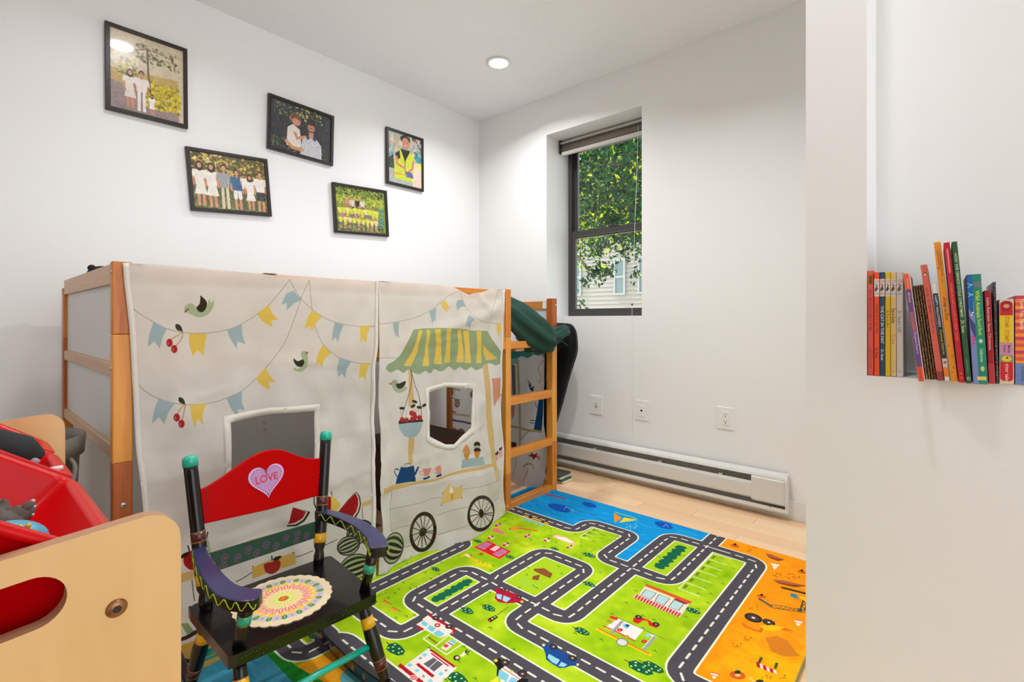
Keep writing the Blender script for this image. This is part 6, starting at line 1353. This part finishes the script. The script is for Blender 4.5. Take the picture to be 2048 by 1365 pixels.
# ---------------------------------------------------------------- framed photographs on the wall
M_fr = mat('black_frame', (38, 28, 24), .35, noise=.15, nscale=30)
SK, HAIR = (206, 140, 106), (44, 28, 22)
def foliage(c, cols, n, s, v0=0, v1=1, u0=0, u1=1):
    for _ in range(n): c.ell((random.uniform(u0, u1), random.uniform(v0, v1)), random.uniform(.3, 1)*s, random.uniform(.3, 1)*s*.8, random.choice(cols), random.uniform(0, 180), .85, 8)
def person(c, x, z0, h, top, legs, dress=False, hair=HAIR, sk=SK, arms=None, w=1):
    s = h
    if dress: c.poly([(x-.05*s*w, z0+.62*s), (x+.05*s*w, z0+.62*s), (x+.13*s*w, z0+.26*s), (x-.13*s*w, z0+.26*s)], legs)
    for sx in (-1, 1):
        c.line([(x+sx*.05*s, z0+.45*s), (x+sx*.055*s, z0)], .065*s, sk if dress or arms == 'short' else legs)
        if arms == 'short': c.line([(x+sx*.05*s, z0+.48*s), (x+sx*.055*s, z0+.28*s)], .095*s, legs)
        c.line([(x+sx*.12*s*w, z0+.78*s), (x+sx*.15*s*w, z0+.62*s)], .06*s, top); c.line([(x+sx*.15*s*w, z0+.62*s), (x+sx*.13*s*w, z0+.45*s)], .04*s, sk)
    if dress: c.poly([(x-.06*s*w, z0+.6*s), (x+.06*s*w, z0+.6*s), (x+.13*s*w, z0+.24*s), (x-.13*s*w, z0+.24*s)], legs)
    c.poly([(x-.13*s*w, z0+.8*s), (x+.13*s*w, z0+.8*s), (x+.1*s*w, z0+.46*s), (x-.1*s*w, z0+.46*s)], top)
    c.line([(x, z0+.8*s), (x, z0+.86*s)], .05*s, sk)
    if dress: c.ell((x, z0+.88*s), .075*s, .1*s, hair)
    c.ell((x, z0+.93*s), .062*s, .075*s, hair); c.ell((x, z0+.905*s), .046*s, .062*s, sk); c.line([(x-.018*s, z0+.885*s), (x+.018*s, z0+.885*s)], .007*s, (240, 220, 210))
def ph1(c):
    c.a[:] = (206, 190, 160); c.poly([(0, .55), (.8, .62), (.8, .3), (0, .3)], (190, 160, 90)); c.poly([(0, 0), (.8, 0), (.8, .25), (0, .38)], (150, 130, 128)); foliage(c, [(210, 180, 20), (180, 160, 10), (120, 120, 20), (226, 206, 50)], 420, .03, .12, .5, .4, .82); foliage(c, [(150, 140, 30), (200, 180, 40), (80, 90, 20)], 120, .03, .35, .75, .1, .3); foliage(c, [(120, 110, 80), (90, 84, 50), (160, 150, 110)], 90, .03, .75, 1, .3, .8)
    c.line([(.45, .35), (.43, .6), (.42, .95)], .022, (90, 70, 50)); c.line([(.42, .95), (.55, .8)], .014, (100, 90, 60)); c.line([(.42, .95), (.28, .88)], .014, (110, 100, 70)); c.line([(.42, .95), (.6, .93)], .012, (110, 100, 70)); c.ell((.16, .7), .16, .12, (248, 240, 226), al=.45)  # last ellipse paints a pale glass reflection onto the print
    person(c, .22, .07, .52, (228, 216, 208), (226, 210, 200), True); person(c, .35, .05, .56, (230, 220, 212), (232, 226, 214), sk=(180, 120, 90)); person(c, .47, .04, .27, (240, 232, 224), (240, 232, 224), True)
def ph2(c):
    c.a[:] = (44, 44, 52); foliage(c, [(70, 110, 50), (110, 150, 60), (50, 70, 40)], 260, .02, 0, .25, 0, 1.3); foliage(c, [(150, 160, 80), (196, 196, 110), (80, 100, 60)], 60, .035, .75, 1, .5, 1.1); foliage(c, [(90, 110, 70), (130, 140, 80)], 40, .03, .7, 1, .05, .4)
    c.poly([(.62, 0), (.66, .34), (.78, .44), (.95, .44), (1.08, .3), (1.1, 0)], (214, 212, 214))
    for i in range(11): c.line([(.66+i*.04, .02), (.69+i*.034, .38)], .006, (90, 96, 120))
    c.poly([(.72, .42), (.85, .5), (.98, .42), (.94, .36), (.85, .42), (.77, .35)], (50, 66, 110)); c.line([(.85, .45), (.85, .55)], .1, SK); c.ell((.85, .70), .098, .125, HAIR); c.ell((.85, .63), .082, .10, (196, 130, 98)); c.poly([(.765, .66), (.775, .8), (.85, .84), (.93, .8), (.937, .66), (.915, .73), (.85, .74), (.79, .73)], HAIR); c.ell((.85, .575), .06, .05, (110, 70, 54)); c.line([(.815, .585), (.885, .585)], .018, (240, 226, 220)); c.ell((.82, .655), .008, .008, (30, 20, 16)); c.ell((.885, .655), .008, .008, (30, 20, 16))
    c.ell((.85, .745), .1, .062, HAIR, 0); c.line([(.76, .72), (.775, .66)], .02, HAIR); c.line([(.94, .72), (.925, .66)], .02, HAIR)
    c.poly([(.32, .12), (.34, .5), (.45, .6), (.6, .52), (.64, .2), (.6, .08)], (222, 212, 200)); c.ell((.5, .72), .12, .12, (150, 100, 76)); c.ell((.53, .66), .085, .08, SK); c.poly([(.4, .7), (.42, .8), (.52, .84), (.62, .78), (.62, .7), (.5, .74)], (110, 70, 50)); c.line([(.5, .42), (.55, .32), (.72, .4)], .06, SK); c.line([(.32, .2), (.45, .1), (.66, .1)], .07, SK)
def ph3(c):
    c.a[:] = (90, 84, 40); foliage(c, [(160, 130, 40), (206, 170, 60), (90, 80, 30), (60, 60, 24), (226, 190, 90)], 420, .04, .45, 1, 0, 1.32); foliage(c, [(84, 104, 30), (120, 130, 40), (60, 76, 24)], 260, .04, 0, .3, 0, 1.32); foliage(c, [(250, 220, 150)], 20, .03, .8, 1, 0, .5)
    WT = (232, 224, 212)
    person(c, .13, .06, .78, WT, WT, True); person(c, .32, .05, .78, WT, WT, True); person(c, .53, .04, .8, (156, 154, 152), (214, 196, 160)); person(c, .75, .04, .74, (50, 96, 140), (232, 226, 216), arms='short'); person(c, .87, .34, .36, WT, WT, arms='short'); person(c, .98, .05, .66, WT, WT, True); person(c, 1.17, .04, .76, WT, (50, 46, 60), arms='short')
def ph4(c):
    c.a[:] = (120, 140, 50); foliage(c, [(60, 66, 30), (120, 130, 60), (180, 180, 90), (40, 44, 24)], 200, .035, .8, 1, 0, 1.25); foliage(c, [(190, 190, 50), (170, 180, 60), (206, 196, 90)], 200, .035, .6, .82, 0, 1.25); foliage(c, [(60, 76, 40), (84, 96, 40), (44, 60, 50)], 240, .04, 0, .25, 0, 1.25); foliage(c, [(70, 120, 120), (100, 150, 140)], 60, .04, .15, .6, 1.05, 1.25)
    for i, x in enumerate((.3, .42, .55, .68)): person(c, x, .38, .42, ((206, 130, 130), (214, 200, 180), (50, 54, 50), (214, 206, 190))[i], (60, 60, 60), hair=((120, 60, 30), HAIR)[i % 2])
    for r, (z, n) in enumerate(((.24, 11), (.04, 9))):
        for i in range(n): person(c, .1+i*(1.05/n), z+random.uniform(-.015, .015), .36-.04*r, random.choice([(206, 214, 60), (216, 220, 80), (226, 214, 130)]), random.choice([(214, 206, 60), (110, 110, 120), (190, 150, 140)]), hair=random.choice([HAIR, (120, 76, 40)]), arms='short')
def ph5(c):
    c.a[:] = (170, 180, 170); foliage(c, [(120, 170, 180), (220, 200, 150), (226, 214, 190), (90, 140, 150), (214, 150, 110)], 130, .06, .5, 1.3, 0, .9); foliage(c, [(90, 70, 60), (214, 190, 180), (60, 130, 140)], 60, .06, .2, 1.1, .6, .9)
    c.poly([(.14, .1), (.16, .62), (.3, .76), (.55, .76), (.68, .6), (.66, .1)], (206, 214, 60)); c.poly([(.3, .76), (.42, .5), (.56, .76)], (40, 36, 36)); c.poly([(.16, .62), (.28, .72), (.3, .55), (.2, .5)], (50, 44, 42)); c.line([(.33, .76), (.42, .5), (.42, .3)], .014, (30, 30, 40)); c.line([(.52, .76), (.42, .5)], .014, (30, 30, 40)); c.line([(.2, .55), (.22, .42), (.42, .36)], .06, SK); c.line([(.64, .55), (.62, .4), (.52, .3)], .06, SK); c.ell((.43, .93), .135, .15, (206, 196, 190)); c.ell((.43, .98), .13, .09, HAIR); c.ell((.44, .9), .1, .125, SK); c.line([(.41, .85), (.47, .85)], .014, (240, 220, 214)); c.ell((.4, .92), .01, .01, (30, 20, 16)); c.ell((.48, .92), .01, .01, (30, 20, 16)); c.poly([(.42, .3), (.6, .3), (.66, .18), (.45, .18)], (90, 100, 160)); c.line([(.05, .2), (.45, .22)], .03, (222, 160, 90)); c.poly([(.62, .0), (.66, .5), (.9, .6), (.9, 0)], (240, 206, 190)); c.poly([(.66, .45), (.9, .62), (.9, .35)], (226, 220, 120)); c.ell((.8, .62), .09, .07, (60, 150, 150)); c.poly([(0, .5), (.12, .6), (.14, .3), (0, .3)], (60, 70, 60))
FR = [('black-framed photo of three people in white by a yellow hedge, topmost left', [(211, 41), (376, 98), (375, 258), (210, 216)], ph1), ('black-framed photo of a bearded man holding a small child', [(538, 185), (669, 233), (666, 332), (534, 296)], ph2), ('black-framed photo of seven people standing in a garden, lowest left', [(372, 293), (536, 318), (543, 434), (381, 420)], ph3), ('black-framed group photo of many children in yellow vests', [(666, 364), (775, 382), (777, 474), (669, 465)], ph4), ('black-framed portrait photo of a child in a yellow vest, nearest the corner', [(774, 253), (848, 278), (847, 384), (773, 366)], ph5)]
for lab, q, pf in FR:
    random.seed(hash(lab[:30]) % 1 + 3)
    c4 = [Vector(ony(*p, PW-.02)) for p in q]; c = sum(c4, Vector((0, 0)))/4
    ex = ((c4[1]-c4[0])+(c4[2]-c4[3])).normalized(); w = (((c4[1]-c4[0])+(c4[2]-c4[3]))/2).length; h = (((c4[0]-c4[3])+(c4[1]-c4[2]))/2).length; an = math.atan2(ex.y, ex.x)
    t = thing('picture_frame', lab, 'picture frame', (c.x, PW, c.y), 'framed family photographs'); t.rotation_euler = (0, -an, 0)
    def lo(name, bm, m, bev=0):
        me = bpy.data.meshes.new(name); bmesh.ops.recalc_face_normals(bm, faces=bm.faces); bm.to_mesh(me); bm.free(); me.materials.append(m); o = bpy.data.objects.new(name, me); COL.objects.link(o); o.parent = t
        if bev: md = o.modifiers.new('b', 'BEVEL'); md.width = bev; md.segments = 2; md.limit_method = 'ANGLE'
        return o
    b = .018
    lo('moulding', prism([(-w/2, -h/2), (w/2, -h/2), (w/2, h/2), (-w/2, h/2)], 'y', -.022, -.002, holes=[[(-w/2+b, -h/2+b), (w/2-b, -h/2+b), (w/2-b, h/2-b), (-w/2+b, h/2-b)]]), M_fr, .002)
    iw, ih = w-2*b, h-2*b; s = min(iw, ih) if iw > ih else iw/.9
    s = ih if iw >= ih*.9 else iw/.86
    cvp = Canvas(0, 0, iw/s, ih/s, .0042, (128, 128, 128)); pf(cvp); cvp.noise(7, 6)
    bm = B(-w/2+b-.002, w/2-b+.002, -.0145, -.012, -h/2+b-.002, h/2-b+.002); uvset(bm, cvp, lambda v: ((v.x+iw/2)/s, (v.z+ih/2)/s))
    lo('photograph', bm, imat('photo_print', cvp, .25, coat=1))
    lo('backing', B(-w/2+.004, w/2-.004, -.008, -.001, -h/2+.004, h/2-.004), M_dark)
